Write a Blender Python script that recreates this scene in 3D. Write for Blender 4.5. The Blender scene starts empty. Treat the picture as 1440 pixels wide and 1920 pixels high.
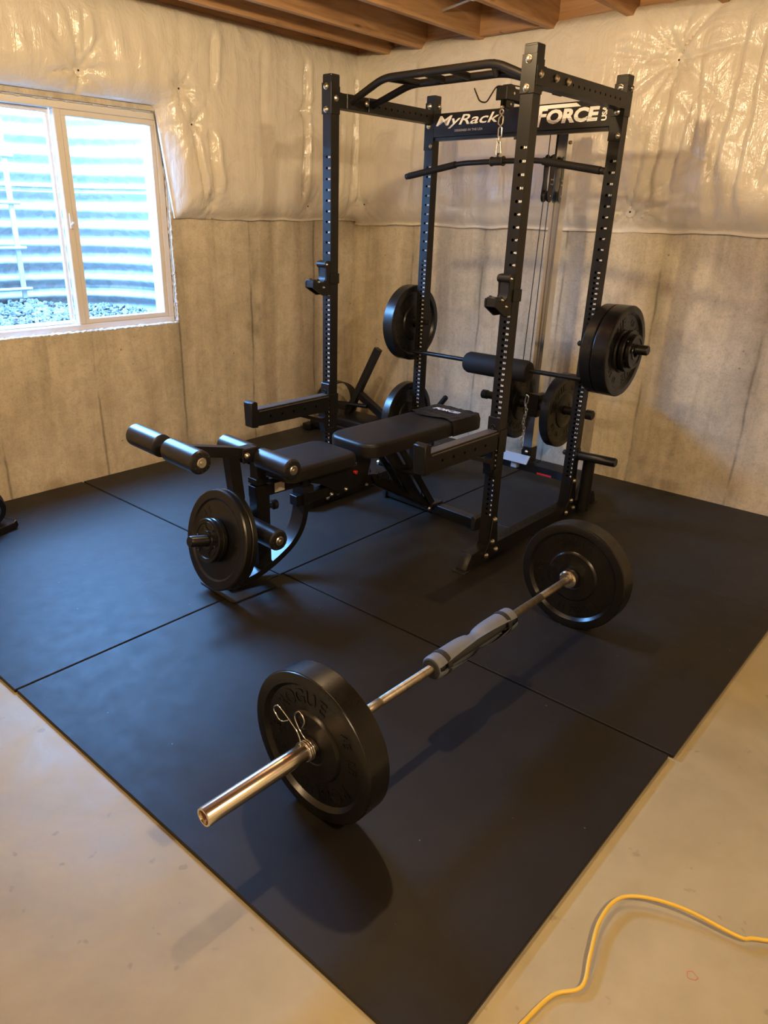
import bpy, bmesh, math, random
from mathutils import Vector, Matrix, noise
R = random.Random(7)
PI = math.pi
S = bpy.context.scene
COL = S.collection
V = Vector

# ------------------------------------------------------------------ helpers
def put(o, parent=None):
    COL.objects.link(o)
    if parent: o.parent = parent
    return o

def tag(o, label=None, cat=None, group=None, kind=None):
    if label: o['label'] = label
    if cat: o['category'] = cat
    if group: o['group'] = group
    if kind: o['kind'] = kind
    return o

def empty(name, loc=(0, 0, 0), rz=0.0, label=None, cat=None, group=None, rot=None):
    o = bpy.data.objects.new(name, None); o.empty_display_size = .1
    o.location = loc; o.rotation_euler = rot or (0, 0, rz)
    put(o); return tag(o, label, cat, group)

def copy_tree(o, parent=None):
    c = o.copy(); COL.objects.link(c); c.parent = parent
    for ch in list(o.children): copy_tree(ch, c)
    return c

class MB:
    def __init__(s): s.bm = bmesh.new()
    def _merge(s, t, M=None):
        if M is not None: t.transform(M)
        me = bpy.data.meshes.new('t'); t.to_mesh(me); t.free(); s.bm.from_mesh(me); bpy.data.meshes.remove(me)
    def box(s, c, d, M=None, bev=0.0, seg=1):
        t = bmesh.new(); bmesh.ops.create_cube(t, size=1)
        for v in t.verts: v.co = V((v.co.x*d[0], v.co.y*d[1], v.co.z*d[2]))
        if bev: bmesh.ops.bevel(t, geom=t.edges[:], offset=bev, segments=seg, profile=.5, affect='EDGES')
        for v in t.verts: v.co += V(c)
        s._merge(t, M); return s
    def b2(s, a, b, M=None, bev=0.0, seg=1):
        return s.box([(a[i]+b[i])/2 for i in range(3)], [abs(b[i]-a[i]) for i in range(3)], M, bev, seg)
    def mesh(s, vs, fs, M=None):
        t = bmesh.new(); q = [t.verts.new(v) for v in vs]
        for f in fs:
            try: t.faces.new([q[i] for i in f])
            except ValueError: pass
        s._merge(t, M); return s
    def lathe(s, prof, p0, ax, n=32, M=None, cap=True):
        ax = V(ax).normalized(); p0 = V(p0)
        a = ax.orthogonal().normalized(); b = ax.cross(a)
        vs = []; fs = []
        for r, h in prof:
            for i in range(n):
                t = 2*PI*i/n
                vs.append(p0 + ax*h + (a*math.cos(t) + b*math.sin(t))*r)
        m = len(prof)
        for j in range(m-1):
            for i in range(n):
                k = (i+1) % n
                fs.append((j*n+i, j*n+k, (j+1)*n+k, (j+1)*n+i))
        if cap:
            fs.append(tuple(range(n))[::-1]); fs.append(tuple((m-1)*n+i for i in range(n)))
        return s.mesh(vs, fs, M)
    def cyl(s, a, b, r, n=20, r2=None, bev=0.0, M=None):
        a, b = V(a), V(b); L = (b-a).length; r2 = r if r2 is None else r2
        pr = [(r, 0), (r2, L)] if not bev else [(r-bev, 0), (r, bev), (r2, L-bev), (r2-bev, L)]
        return s.lathe(pr, a, b-a, n, M)
    def tube(s, pts, r, n=10, closed=False, M=None):
        pts = [V(p) for p in pts]; m = len(pts)
        rad = r if isinstance(r, (list, tuple)) else [r]*m
        tan = []
        for i in range(m):
            p = pts[(i-1) % m] if (closed or i > 0) else pts[0]
            q = pts[(i+1) % m] if (closed or i < m-1) else pts[-1]
            tan.append((q-p).normalized())
        u = tan[0].orthogonal().normalized(); vs = []; fs = []
        for i in range(m):
            u = (u - tan[i]*u.dot(tan[i])).normalized(); w = tan[i].cross(u)
            for k in range(n):
                t = 2*PI*k/n; vs.append(pts[i] + (u*math.cos(t)+w*math.sin(t))*rad[i])
        for i in range(m if closed else m-1):
            j = (i+1) % m
            for k in range(n):
                l = (k+1) % n; fs.append((i*n+k, i*n+l, j*n+l, j*n+k))
        if not closed:
            fs.append(tuple(range(n))[::-1]); fs.append(tuple((m-1)*n+k for k in range(n)))
        return s.mesh(vs, fs, M)
    def sweep(s, pts, side, w, h, M=None):
        """rectangular bar along pts; side = unit vector across (width w)"""
        pts = [V(p) for p in pts]; sd = V(side).normalized(); m = len(pts); vs = []; fs = []
        for i in range(m):
            tn = (pts[min(i+1, m-1)]-pts[max(i-1, 0)]).normalized()
            sd2 = (sd - tn*sd.dot(tn)).normalized(); up = tn.cross(sd2)
            k = 1.0
            if 0 < i < m-1:
                c = (pts[i+1]-pts[i]).normalized().dot((pts[i]-pts[i-1]).normalized()); k = 1/math.sqrt(max(.3, (1+c)/2))
            for a, b in ((-1, -1), (1, -1), (1, 1), (-1, 1)):
                vs.append(pts[i] + sd2*(a*w/2) + up*(b*h/2*k))
        for i in range(m-1):
            for q in range(4):
                l = (q+1) % 4; fs.append((i*4+q, i*4+l, i*4+4+l, i*4+4+q))
        fs += [(3, 2, 1, 0), tuple((m-1)*4+q for q in range(4))]
        return s.mesh(vs, fs, M)
    def prism(s, poly, ax, a, b, M=None, bev=0.0):
        """poly in the plane across axis ax ('x': (y,z), 'y': (x,z), 'z': (x,y))"""
        def P(p, t): return {'x': (t, p[0], p[1]), 'y': (p[0], t, p[1]), 'z': (p[0], p[1], t)}[ax]
        n = len(poly); t = bmesh.new()
        lo = [t.verts.new(P(p, a)) for p in poly]; hi = [t.verts.new(P(p, b)) for p in poly]
        t.faces.new(lo[::-1]); t.faces.new(hi)
        for i in range(n): t.faces.new((lo[i], lo[(i+1) % n], hi[(i+1) % n], hi[i]))
        bmesh.ops.recalc_face_normals(t, faces=t.faces[:])
        if bev: bmesh.ops.bevel(t, geom=[e for e in t.edges if e.calc_face_angle(0) > .5], offset=bev, segments=1, affect='EDGES')
        s._merge(t, M); return s
    def sphere(s, c, r, M=None, sub=2):
        t = bmesh.new(); bmesh.ops.create_icosphere(t, subdivisions=sub, radius=1)
        r = (r, r, r) if not isinstance(r, (tuple, list)) else r
        for v in t.verts: v.co = V((v.co.x*r[0], v.co.y*r[1], v.co.z*r[2])) + V(c)
        s._merge(t, M); return s
    def strip(s, o, u, w, W, L, holes, r, depth=.004, side=0.0):
        """a W x L face starting at o (centre of its short end), across u, along w, with round holes at the listed distances"""
        o, u, w = V(o), V(u).normalized(), V(w).normalized(); nrm = u.cross(w)
        holes = sorted(holes); cuts = [0.0]
        for i, h in enumerate(holes):
            a = (holes[i-1]+h)/2 if i and h-holes[i-1] < .06 else h-min(.02, r*1.6)
            b = (holes[i+1]+h)/2 if i < len(holes)-1 and holes[i+1]-h < .06 else h+min(.02, r*1.6)
            if a - cuts[-1] > 1e-6:
                s.mesh([o+u*x+w*y for x, y in ((-W/2, cuts[-1]), (W/2, cuts[-1]), (W/2, a), (-W/2, a))], [(0, 1, 2, 3)])
            ang = sorted([2*PI*k/12+.01 for k in range(12)] + [math.atan2(y-h, x-side) % (2*PI) for x in (-W/2, W/2) for y in (a, b)])
            vs = []; fs = []; n = len(ang)
            for t in ang:
                c, sn = math.cos(t), math.sin(t)
                k = min((W/2-side)/c if c > 1e-9 else 9e9, (-W/2-side)/c if c < -1e-9 else 9e9, (b-h)/sn if sn > 1e-9 else 9e9, (a-h)/sn if sn < -1e-9 else 9e9)
                vs.append(o+u*(side+c*k)+w*(h+sn*k)); p = o+u*(side+c*r)+w*(h+sn*r); vs.append(p); vs.append(p-nrm*depth)
            for i in range(n):
                j = (i+1) % n; fs.append((3*i, 3*j, 3*j+1, 3*i+1)); fs.append((3*i+1, 3*j+1, 3*j+2, 3*i+2))
            s.mesh(vs, fs); cuts.append(b)
        if L - cuts[-1] > 1e-6:
            s.mesh([o+u*x+w*y for x, y in ((-W/2, cuts[-1]), (W/2, cuts[-1]), (W/2, L), (-W/2, L))], [(0, 1, 2, 3)])
        return s
    def build(s, name, mat, parent=None, smooth=35, label=None, M=None, flip=True):
        bm = s.bm
        if M is not None: bm.transform(M)
        if flip: bmesh.ops.recalc_face_normals(bm, faces=bm.faces[:])
        me = bpy.data.meshes.new(name); bm.to_mesh(me); bm.free()
        me.materials.append(mat)
        if smooth:
            me.shade_smooth(); me.set_sharp_from_angle(angle=math.radians(smooth))
        o = bpy.data.objects.new(name, me); put(o, parent)
        if label: o['label'] = label
        return o

class Multi:
    """every shape added becomes a mesh object of its own"""
    def __init__(s): s.it = []
    def new(s): m = MB(); s.it.append(m); return m
    def __getattr__(s, k):
        def f(*a, **kw): getattr(s.new(), k)(*a, **kw); return s
        return f
    def build(s, *a, **kw): return [m.build(*a, **kw) for m in s.it]

def tubebox(mb, a, b, W, H, up, holes=None, r=.006, faces=('u',), bev=None):
    """hollow looking square bar from a to b: W across, H along 'up'; holes: {face: [distances]} with face in +u -u +s -s"""
    a, b = V(a), V(b); L = (b-a).length; w = (b-a).normalized(); up = (V(up)-w*V(up).dot(w)).normalized(); sd = w.cross(up)
    holes = holes or {}
    for nm, nv, wd, off in (('+u', up, W, H/2), ('-u', -up, W, H/2), ('+s', sd, H, W/2), ('-s', -sd, H, W/2)):
        u = w.cross(nv); hs = holes.get(nm, [])
        mb.strip(a+nv*off, u if u.cross(w).dot(nv) > 0 else -u, w, wd, L, hs, r)
    for p, q in ((a, 1), (b, 1)):
        mb.mesh([p+up*(H/2*i)+sd*(W/2*j) for i, j in ((-1, -1), (1, -1), (1, 1), (-1, 1))], [(0, 1, 2, 3)])
    return mb

_tc = {}
def text_geo(body, size=1.0, bold=0.0, shear=0.0, ext=0.0, align='LEFT', sx=1.0):
    key = (body, round(size, 5), bold, shear, ext, align, sx)
    if key in _tc: return _tc[key]
    cu = bpy.data.curves.new('txt', 'FONT'); cu.body = body; cu.size = size; cu.offset = bold*size; cu.shear = shear
    cu.extrude = ext; cu.align_x = align; cu.resolution_u = 3
    o = bpy.data.objects.new('txt', cu); me = o.to_mesh()
    vs = [(v.co.x*sx, v.co.y, v.co.z) for v in me.vertices]; fs = [tuple(p.vertices) for p in me.polygons]
    o.to_mesh_clear(); bpy.data.objects.remove(o); bpy.data.curves.remove(cu)
    _tc[key] = (vs, fs); return vs, fs

def fit_text(mb, body, o, u, v, width, height, bold=0.0, shear=0.0, ext=.0005):
    """text filling a width x height box whose lower left corner is o, along u, upright v"""
    vs, fs = text_geo(body, 1.0, bold, shear, 0, 'LEFT')
    x0 = min(a[0] for a in vs); x1 = max(a[0] for a in vs); y0 = min(a[1] for a in vs); y1 = max(a[1] for a in vs)
    o, u, v = V(o), V(u).normalized(), V(v).normalized(); n = u.cross(v)
    P = [o + u*((a[0]-x0)/(x1-x0)*width) + v*((a[1]-y0)/(y1-y0)*height) + n*ext for a in vs]
    return mb.mesh(P, fs)

# ------------------------------------------------------------------ materials
def mat(name, base=(.5, .5, .5), rough=.5, metal=0.0, spec=.5, nodes=None, coat=0.0, emit=None, sheen=0):
    m = bpy.data.materials.new(name); m.use_nodes = True
    b = m.node_tree.nodes['Principled BSDF']
    b.inputs['Base Color'].default_value = (*base, 1); b.inputs['Roughness'].default_value = rough
    b.inputs['Metallic'].default_value = metal; b.inputs['Specular IOR Level'].default_value = spec
    b.inputs['Coat Weight'].default_value = coat
    if nodes: nodes(m.node_tree, b)
    return m

class NT:
    def __init__(s, nt): s.nt = nt
    def n(s, t, **k):
        x = s.nt.nodes.new(t)
        for a, v in k.items():
            if a.startswith('_'): setattr(x, a[1:], v)
            else: x.inputs[a.replace('_', ' ')].default_value = v
        return x
    def l(s, a, b): s.nt.links.new(a, b)
    def coord(s, scale=(1, 1, 1)):
        c = s.n('ShaderNodeTexCoord'); m = s.n('ShaderNodeMapping'); m.inputs['Scale'].default_value = scale
        s.l(c.outputs['Object'], m.inputs['Vector']); return m.outputs[0]
    def noise(s, vec, sc, det=4, rough=.5, dist=0):
        x = s.n('ShaderNodeTexNoise', Scale=sc, Detail=det, Roughness=rough, Distortion=dist); s.l(vec, x.inputs['Vector']); return x.outputs['Fac']
    def ramp(s, fac, pts):
        x = s.n('ShaderNodeValToRGB'); e = x.color_ramp.elements
        while len(e) > 1: e.remove(e[-1])
        for i, (p, c) in enumerate(pts):
            q = e[0] if i == 0 else e.new(p); q.position = p
            q.color = (*c, 1) if isinstance(c, (tuple, list)) else (c, c, c, 1)
        s.l(fac, x.inputs[0]); return x.outputs[0]
    def mix(s, a, b, f, mode='MIX'):
        x = s.nt.nodes.new('ShaderNodeMix'); x.data_type = 'RGBA'; x.blend_type = mode
        for sock, v in ((x.inputs[6], a), (x.inputs[7], b), (x.inputs[0], f)):
            if hasattr(v, 'node'): s.l(v, sock)
            elif isinstance(v, (tuple, list)): sock.default_value = (*v, 1)
            else: sock.default_value = v
        return x.outputs[2]
    def math(s, op, a, b=0.0, c=None):
        x = s.n('ShaderNodeMath', _operation=op)
        for i, v in enumerate((a, b, c)):
            if v is None: continue
            if hasattr(v, 'node'): s.l(v, x.inputs[i])
            else: x.inputs[i].default_value = v
        return x.outputs[0]
    def bump(s, h, bsdf, st=.3, dist=.01):
        x = s.n('ShaderNodeBump', Strength=st, Distance=dist); s.l(h, x.inputs['Height']); s.l(x.outputs[0], bsdf.inputs['Normal'])

def concrete_wall(seam_off, tint=(1, 1, 1)):
    def f(nt, b):
        N = NT(nt)
        c = N.n('ShaderNodeTexCoord'); sp = N.n('ShaderNodeSeparateXYZ'); N.l(c.outputs['Object'], sp.inputs[0])
        h = N.math('ADD', sp.outputs[0], sp.outputs[1])         # along the wall
        cb = N.n('ShaderNodeCombineXYZ'); N.l(h, cb.inputs[0]); N.l(sp.outputs[2], cb.inputs[2]); v = cb.outputs[0]
        st = N.n('ShaderNodeMapping'); st.inputs['Scale'].default_value = (5, 1, .55); N.l(v, st.inputs[0])
        streak = N.noise(st.outputs[0], 2.2, 6, .62, .4)
        big = N.noise(v, 1.7, 4, .55, .3); fine = N.noise(v, 38, 6, .7); med = N.noise(v, 9, 5, .65, .6)
        col = N.ramp(streak, [(.28, (.42, .365, .265)), (.48, (.68, .61, .47)), (.70, (.80, .73, .59))])
        col = N.mix(col, N.ramp(big, [(.35, (.50, .445, .34)), (.62, (.76, .70, .58))]), .45)
        col = N.mix(col, N.ramp(med, [(.35, .5), (.6, 1.0)]), .34, 'MULTIPLY')
        vf = N.noise(v, 95, 4, .75)
        col = N.mix(col, N.ramp(vf, [(.36, .62), (.50, 1.0)]), .45, 'MULTIPLY')
        col = N.mix(col, N.ramp(fine, [(.33, .6), (.5, 1.0)]), .4, 'MULTIPLY')
        # form-board seams every 0.61 m, wavering a little
        wob = N.math('MULTIPLY', N.noise(v, 2.5, 3), .05)
        x = N.math('ADD', N.math('ADD', h, wob), seam_off)
        fr = N.math('FRACT', N.math('DIVIDE', x, .61))
        d = N.math('MULTIPLY', N.math('ABSOLUTE', N.math('SUBTRACT', fr, .5)), .61)
        line = N.ramp(d, [(.0, .42), (.005, .68), (.012, .95), (.05, 1.0)])
        br = N.ramp(N.noise(v, 3.3, 3), [(.38, 0.0), (.55, 1.0)])
        col = N.mix(col, line, br, 'MULTIPLY')
        # stained strip beside every seam
        side = N.ramp(d, [(.0, .78), (.06, .86), (.10, 1.0)])
        col = N.mix(col, side, N.ramp(N.noise(st.outputs[0], 1.1, 2), [(.4, 0.0), (.6, 1.0)]), 'MULTIPLY')
        # bug holes
        vo = N.n('ShaderNodeTexVoronoi', Scale=13); N.l(v, vo.inputs['Vector'])
        hole = N.ramp(vo.outputs['Distance'], [(.05, .45), (.10, 1.0)])
        msk = N.ramp(N.noise(v, 4.1, 2), [(.52, 0.0), (.62, 1.0)])
        col = N.mix(col, hole, msk, 'MULTIPLY')
        col = N.mix(col, tint, 1.0, 'MULTIPLY')
        N.l(col, b.inputs['Base Color'])
        N.bump(N.math('ADD', N.math('MULTIPLY', fine, .4), N.math('ADD', N.math('MULTIPLY', med, .4), N.math('MULTIPLY', line, .5))), b, .35, .01)
    return f

def floor_nodes(nt, b):
    N = NT(nt); v = N.coord()
    big = N.noise(v, 1.1, 5, .6, .6); med = N.noise(v, 5, 5, .6, .5); fine = N.noise(v, 60, 4, .7)
    col = N.ramp(big, [(.32, (.28, .235, .13)), (.5, (.35, .298, .172)), (.7, (.40, .348, .215))])
    col = N.mix(col, N.ramp(med, [(.3, .84), (.6, 1.0)]), .7, 'MULTIPLY')
    sp = N.ramp(N.noise(v, 21, 2), [(.25, .55), (.30, 1.0)])
    col = N.mix(col, sp, .5, 'MULTIPLY')
    N.l(col, b.inputs['Base Color'])
    N.l(N.ramp(med, [(.3, .42), (.7, .62)]), b.inputs['Roughness'])
    N.bump(N.math('ADD', med, N.math('MULTIPLY', fine, .15)), b, .12, .01)

def mat_nodes(nt, b):
    N = NT(nt); v = N.coord()
    big = N.noise(v, 2.2, 4, .6, .8); fine = N.noise(v, 240, 3, .7); med = N.noise(v, 14, 5, .65)
    col = N.ramp(big, [(.3, (.0065, .0052, .0042)), (.7, (.0105, .0088, .0072))])
    vo = N.n('ShaderNodeTexVoronoi', Scale=17); N.l(v, vo.inputs['Vector'])
    dust = N.ramp(vo.outputs['Distance'], [(.0, 1.0), (.035, .5), (.05, 0.0)])
    rnd = N.ramp(vo.outputs['Color'], [(.62, 0.0), (.66, 1.0)])
    col = N.mix(col, (.30, .28, .25), N.math('MULTIPLY', N.math('MULTIPLY', dust, rnd), .6))
    N.l(col, b.inputs['Base Color'])
    N.l(N.ramp(med, [(.3, .51), (.7, .58)]), b.inputs['Roughness'])
    N.bump(N.math('ADD', N.math('MULTIPLY', fine, .5), med), b, .10, .004)

def wood_nodes(axis):
    def f(nt, b):
        N = NT(nt); v = N.coord((14, 1.1, 14) if axis == 'y' else (1.1, 14, 14))
        g = N.noise(v, 1.6, 6, .6, 1.2)
        col = N.ramp(g, [(.25, (.30, .155, .07)), (.5, (.47, .27, .13)), (.75, (.60, .38, .20))])
        v2 = N.coord((6, 1.6, 6)); vo = N.n('ShaderNodeTexVoronoi', Scale=1.5); N.l(v2, vo.inputs['Vector'])
        col = N.mix(col, N.ramp(vo.outputs['Distance'], [(.03, .3), (.11, 1.0)]), .8, 'MULTIPLY')
        N.l(col, b.inputs['Base Color']); N.bump(g, b, .2, .005)
    return f

def osb_nodes(nt, b):
    N = NT(nt); v = N.coord((3, 9, 3)); g = N.noise(v, 6, 5, .7, 1)
    N.l(N.ramp(g, [(.3, (.16, .085, .04)), (.7, (.36, .20, .10))]), b.inputs['Base Color'])

def insul_nodes(nt, b):
    N = NT(nt); v = N.coord()
    a = N.noise(v, 5, 4, .55, 2.2); f = N.noise(v, 26, 5, .6, 1.4); st = N.noise(N.coord((9, 9, 1.4)), 3, 4, .6, .8)
    N.l(N.ramp(a, [(.3, (.77, .72, .62)), (.7, (.83, .785, .69))]), b.inputs['Base Color'])
    h = N.math('ADD', N.math('MULTIPLY', a, 1.4), N.math('ADD', N.math('MULTIPLY', st, .7), N.math('MULTIPLY', f, .07)))
    N.bump(h, b, .40, .016)

def speck(amt=.12, sc=160, dist=.002, rr=None):
    def f(nt, b):
        N = NT(nt); g = N.noise(N.coord(), sc, 3, .6); N.bump(g, b, amt, dist)
        if rr: N.l(N.ramp(N.noise(N.coord(), 9, 4), [(.3, rr[0]), (.7, rr[1])]), b.inputs['Roughness'])
    return f

def vinyl_nodes(nt, b):
    N = NT(nt); v = N.coord(); vo = N.n('ShaderNodeTexVoronoi', Scale=260); N.l(v, vo.inputs['Vector'])
    w = N.noise(v, 18, 3, .5, 1.5)
    N.bump(N.math('ADD', N.math('MULTIPLY', vo.outputs['Distance'], .35), N.math('MULTIPLY', w, 1.2)), b, .16, .004)

def knurl_nodes(nt, b):
    N = NT(nt); v = N.coord((1, 1, 1)); g = N.noise(v, 420, 2, .6); N.bump(g, b, .35, .001)
    N.l(N.ramp(N.noise(N.coord((2, 12, 2)), 4, 3), [(.3, (.27, .23, .17)), (.7, (.40, .35, .27))]), b.inputs['Base Color'])

def galv_nodes(nt, b):
    N = NT(nt); v = N.coord(); vo = N.n('ShaderNodeTexVoronoi', Scale=26); N.l(v, vo.inputs['Vector'])
    N.l(N.ramp(vo.outputs['Color'], [(.2, (.21, .205, .20)), (.8, (.29, .285, .28))]), b.inputs['Base Color'])

def glass_mat():
    m = bpy.data.materials.new('window_glass'); m.use_nodes = True; nt = m.node_tree; nt.nodes.clear(); N = NT(nt)
    o = N.n('ShaderNodeOutputMaterial'); t = N.n('ShaderNodeBsdfTransparent'); g = N.n('ShaderNodeBsdfGlossy', Roughness=.02)
    t.inputs['Color'].default_value = (.93, .97, .98, 1)
    fr = N.n('ShaderNodeFresnel', IOR=1.45); ge = N.n('ShaderNodeNewGeometry')
    N.l(N.math('SUBTRACT', 1.45, N.math('MULTIPLY', ge.outputs['Backfacing'], 1.45-1/1.45)), fr.inputs['IOR']); mx = N.n('ShaderNodeMixShader')
    N.l(fr.outputs[0], mx.inputs[0]); N.l(t.outputs[0], mx.inputs[1]); N.l(g.outputs[0], mx.inputs[2]); N.l(mx.outputs[0], o.inputs[0])
    return m

M_CW = mat('concrete_left', rough=.9, nodes=concrete_wall(.12, (1.0, 1.0, .98)))
M_CB = mat('concrete_back', rough=.9, nodes=concrete_wall(.31, (1.0, .985, .92)))
M_FL = mat('concrete_floor', rough=.55, spec=.4, nodes=floor_nodes)
M_MAT = mat('rubber_mat', rough=.55, spec=.30, nodes=mat_nodes)
M_MAT.node_tree.nodes['Principled BSDF'].inputs['Sheen Weight'].default_value = .18
M_MAT.node_tree.nodes['Principled BSDF'].inputs['Sheen Roughness'].default_value = .3
M_WOOD = mat('joist_wood', rough=.75, nodes=wood_nodes('y'))
M_WOODX = mat('rim_wood', rough=.8, nodes=wood_nodes('x'))
M_OSB = mat('subfloor_board', rough=.85, nodes=osb_nodes)
M_INS = mat('insulation_facing', rough=.20, spec=.75, nodes=insul_nodes)
M_POW = mat('black_powder_coat', (.008, .0075, .0072), .40, spec=.32, nodes=speck(.10, 420, .001))
M_POW2 = mat('black_satin_steel', (.007, .0068, .007), .34, spec=.4, nodes=speck(.06, 300, .001))
M_BOLT = mat('zinc_bolt', (.72, .68, .58), .28, 1.0, nodes=speck(.05, 200))
M_CHR = mat('chrome', (.78, .78, .79), .15, 1.0, nodes=speck(.03, 60, .002))
M_SLV = mat('bright_steel', (.86, .81, .70), .20, 1.0, nodes=speck(.04, 30, .001))
M_BAR = mat('worn_bar_steel', (.45, .40, .33), .46, 1.0, nodes=knurl_nodes)
M_RUB = mat('bumper_rubber', (.007, .0065, .006), .30, spec=.4, nodes=speck(.10, 50, .002, (.24, .38)))
M_IRN = mat('gloss_black_iron', (.007, .0065, .006), .28, spec=.45, nodes=speck(.05, 70, .002))
M_FOAM = mat('black_foam', (.008, .0078, .008), .7, spec=.25, nodes=speck(.25, 300, .002))
M_ROLL = mat('roller_foam', (.012, .012, .013), .36, nodes=speck(.08, 200, .002))
M_VIN = mat('black_vinyl', (.0095, .0085, .008), .42, spec=.28, nodes=vinyl_nodes)
M_FAB = mat('black_fabric', (.014, .014, .014), .75, nodes=speck(.3, 300, .002))
M_GREY = mat('grey_foam_pad', (.135, .150, .175), .60, nodes=speck(.2, 240, .002))
M_DARK = mat('dark_foam_end', (.025, .026, .028), .75, nodes=speck(.2, 240, .002))
M_WHT = mat('white_print', (.86, .85, .82), .6, nodes=speck(.02, 90))
M_PVC = mat('white_vinyl_frame', (.78, .76, .72), .42, nodes=speck(.03, 40))
M_SEAL = mat('sealant', (.72, .70, .66), .85, nodes=speck(.6, 90, .006))
M_GALV = mat('galvanized_steel', (.2, .2, .2), .5, .0, nodes=galv_nodes)
M_LAD = mat('white_ladder_paint', (.34, .34, .34), .5, nodes=speck(.03, 60))
M_GRAV = mat('gravel', (.42, .40, .37), .9, nodes=lambda nt, b: (lambda N: N.l(N.ramp(N.noise(N.coord(), 22, 2), [(.35, (.06, .058, .055)), (.65, (.20, .19, .18))]), b.inputs['Base Color']))(NT(nt)))
M_SOIL = mat('gravel_bed', (.08, .075, .07), .95, nodes=speck(.5, 60, .01))
M_CORD = mat('yellow_cord', (.72, .47, .055), .42, nodes=speck(.08, 60))
M_RED = mat('red_plastic', (.55, .02, .02), .4, nodes=speck(.03, 60))
M_PADB = mat('grey_grip_plate', (.30, .34, .40), .42, nodes=speck(.2, 120, .003))
M_UHM = mat('black_liner_plastic', (.013, .0125, .0125), .40, spec=.35, nodes=speck(.06, 120, .001))
M_STRIP = mat('arm_liner', (.055, .050, .048), .38, nodes=speck(.12, 120, .001))
M_LBL = mat('label_silver', (.50, .46, .38), .5, nodes=speck(.02, 60))
M_GLS = glass_mat()
M_PIPE = mat('grey_pipe', (.55, .57, .60), .35, .7, nodes=speck(.04, 60))
M_FELT = mat('blue_felt_edge', (.35, .42, .50), .9, nodes=speck(.2, 90))

# ------------------------------------------------------------------ the room
FZ = -.014
HC = 2.785
def struct(mb, name, m, parent=None, smooth=0):
    o = mb.build(name, m, parent, smooth)
    if parent is None: o['kind'] = 'structure'
    return o
struct(MB().b2((-.25, -7.2, FZ-.12), (7.2, .25, FZ)), 'floor', M_FL)
WY0, WY1, WZ0, WZ1 = -2.965, -1.672, .885, 2.072
w = MB()
w.b2((-.24, -7.2, FZ), (0, WY0, HC)); w.b2((-.24, WY1, FZ), (0, .24, HC)); w.b2((-.24, WY0, FZ), (0, WY1, WZ0)); w.b2((-.24, WY0, WZ1), (0, WY1, HC))
struct(w, 'wall_left', M_CW)
struct(MB().b2((0, 0, FZ), (7.2, .24, HC)), 'wall_back', M_CB)
struct(MB().b2((7.0, -7.2, FZ), (7.24, 0, HC)), 'wall_right', M_CB)
struct(MB().b2((0, -7.24, FZ), (7.0, -7.0, HC)), 'wall_front', M_CW)
struct(MB().b2((-.24, -7.24, HC), (7.24, .24, HC+.03)), 'ceiling', M_OSB)
for i, x in enumerate([.335, .615, 1.085, 1.555, 2.03, 2.505, 2.98, 3.455, 3.93, 4.405, 4.88, 5.355, 5.83, 6.305, 6.78]):
    o = MB().b2((x, -7.0, 2.55), (x+.038, -.04, HC), bev=.002).build('ceiling_joist', M_WOOD, None, 0)
    o['kind'] = 'structure'
struct(MB().b2((0, -.04, 2.55), (7, 0, HC)), 'trim_1', M_WOODX)
struct(MB().b2((0, -7, 2.55), (.04, -.04, HC)), 'trim_2', M_WOOD)
# solid blocking between joists near the corner
struct(MB().b2((1.123, -.14, 2.56), (1.555, -.10, HC-.01)), 'trim_3', M_WOODX)

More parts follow.
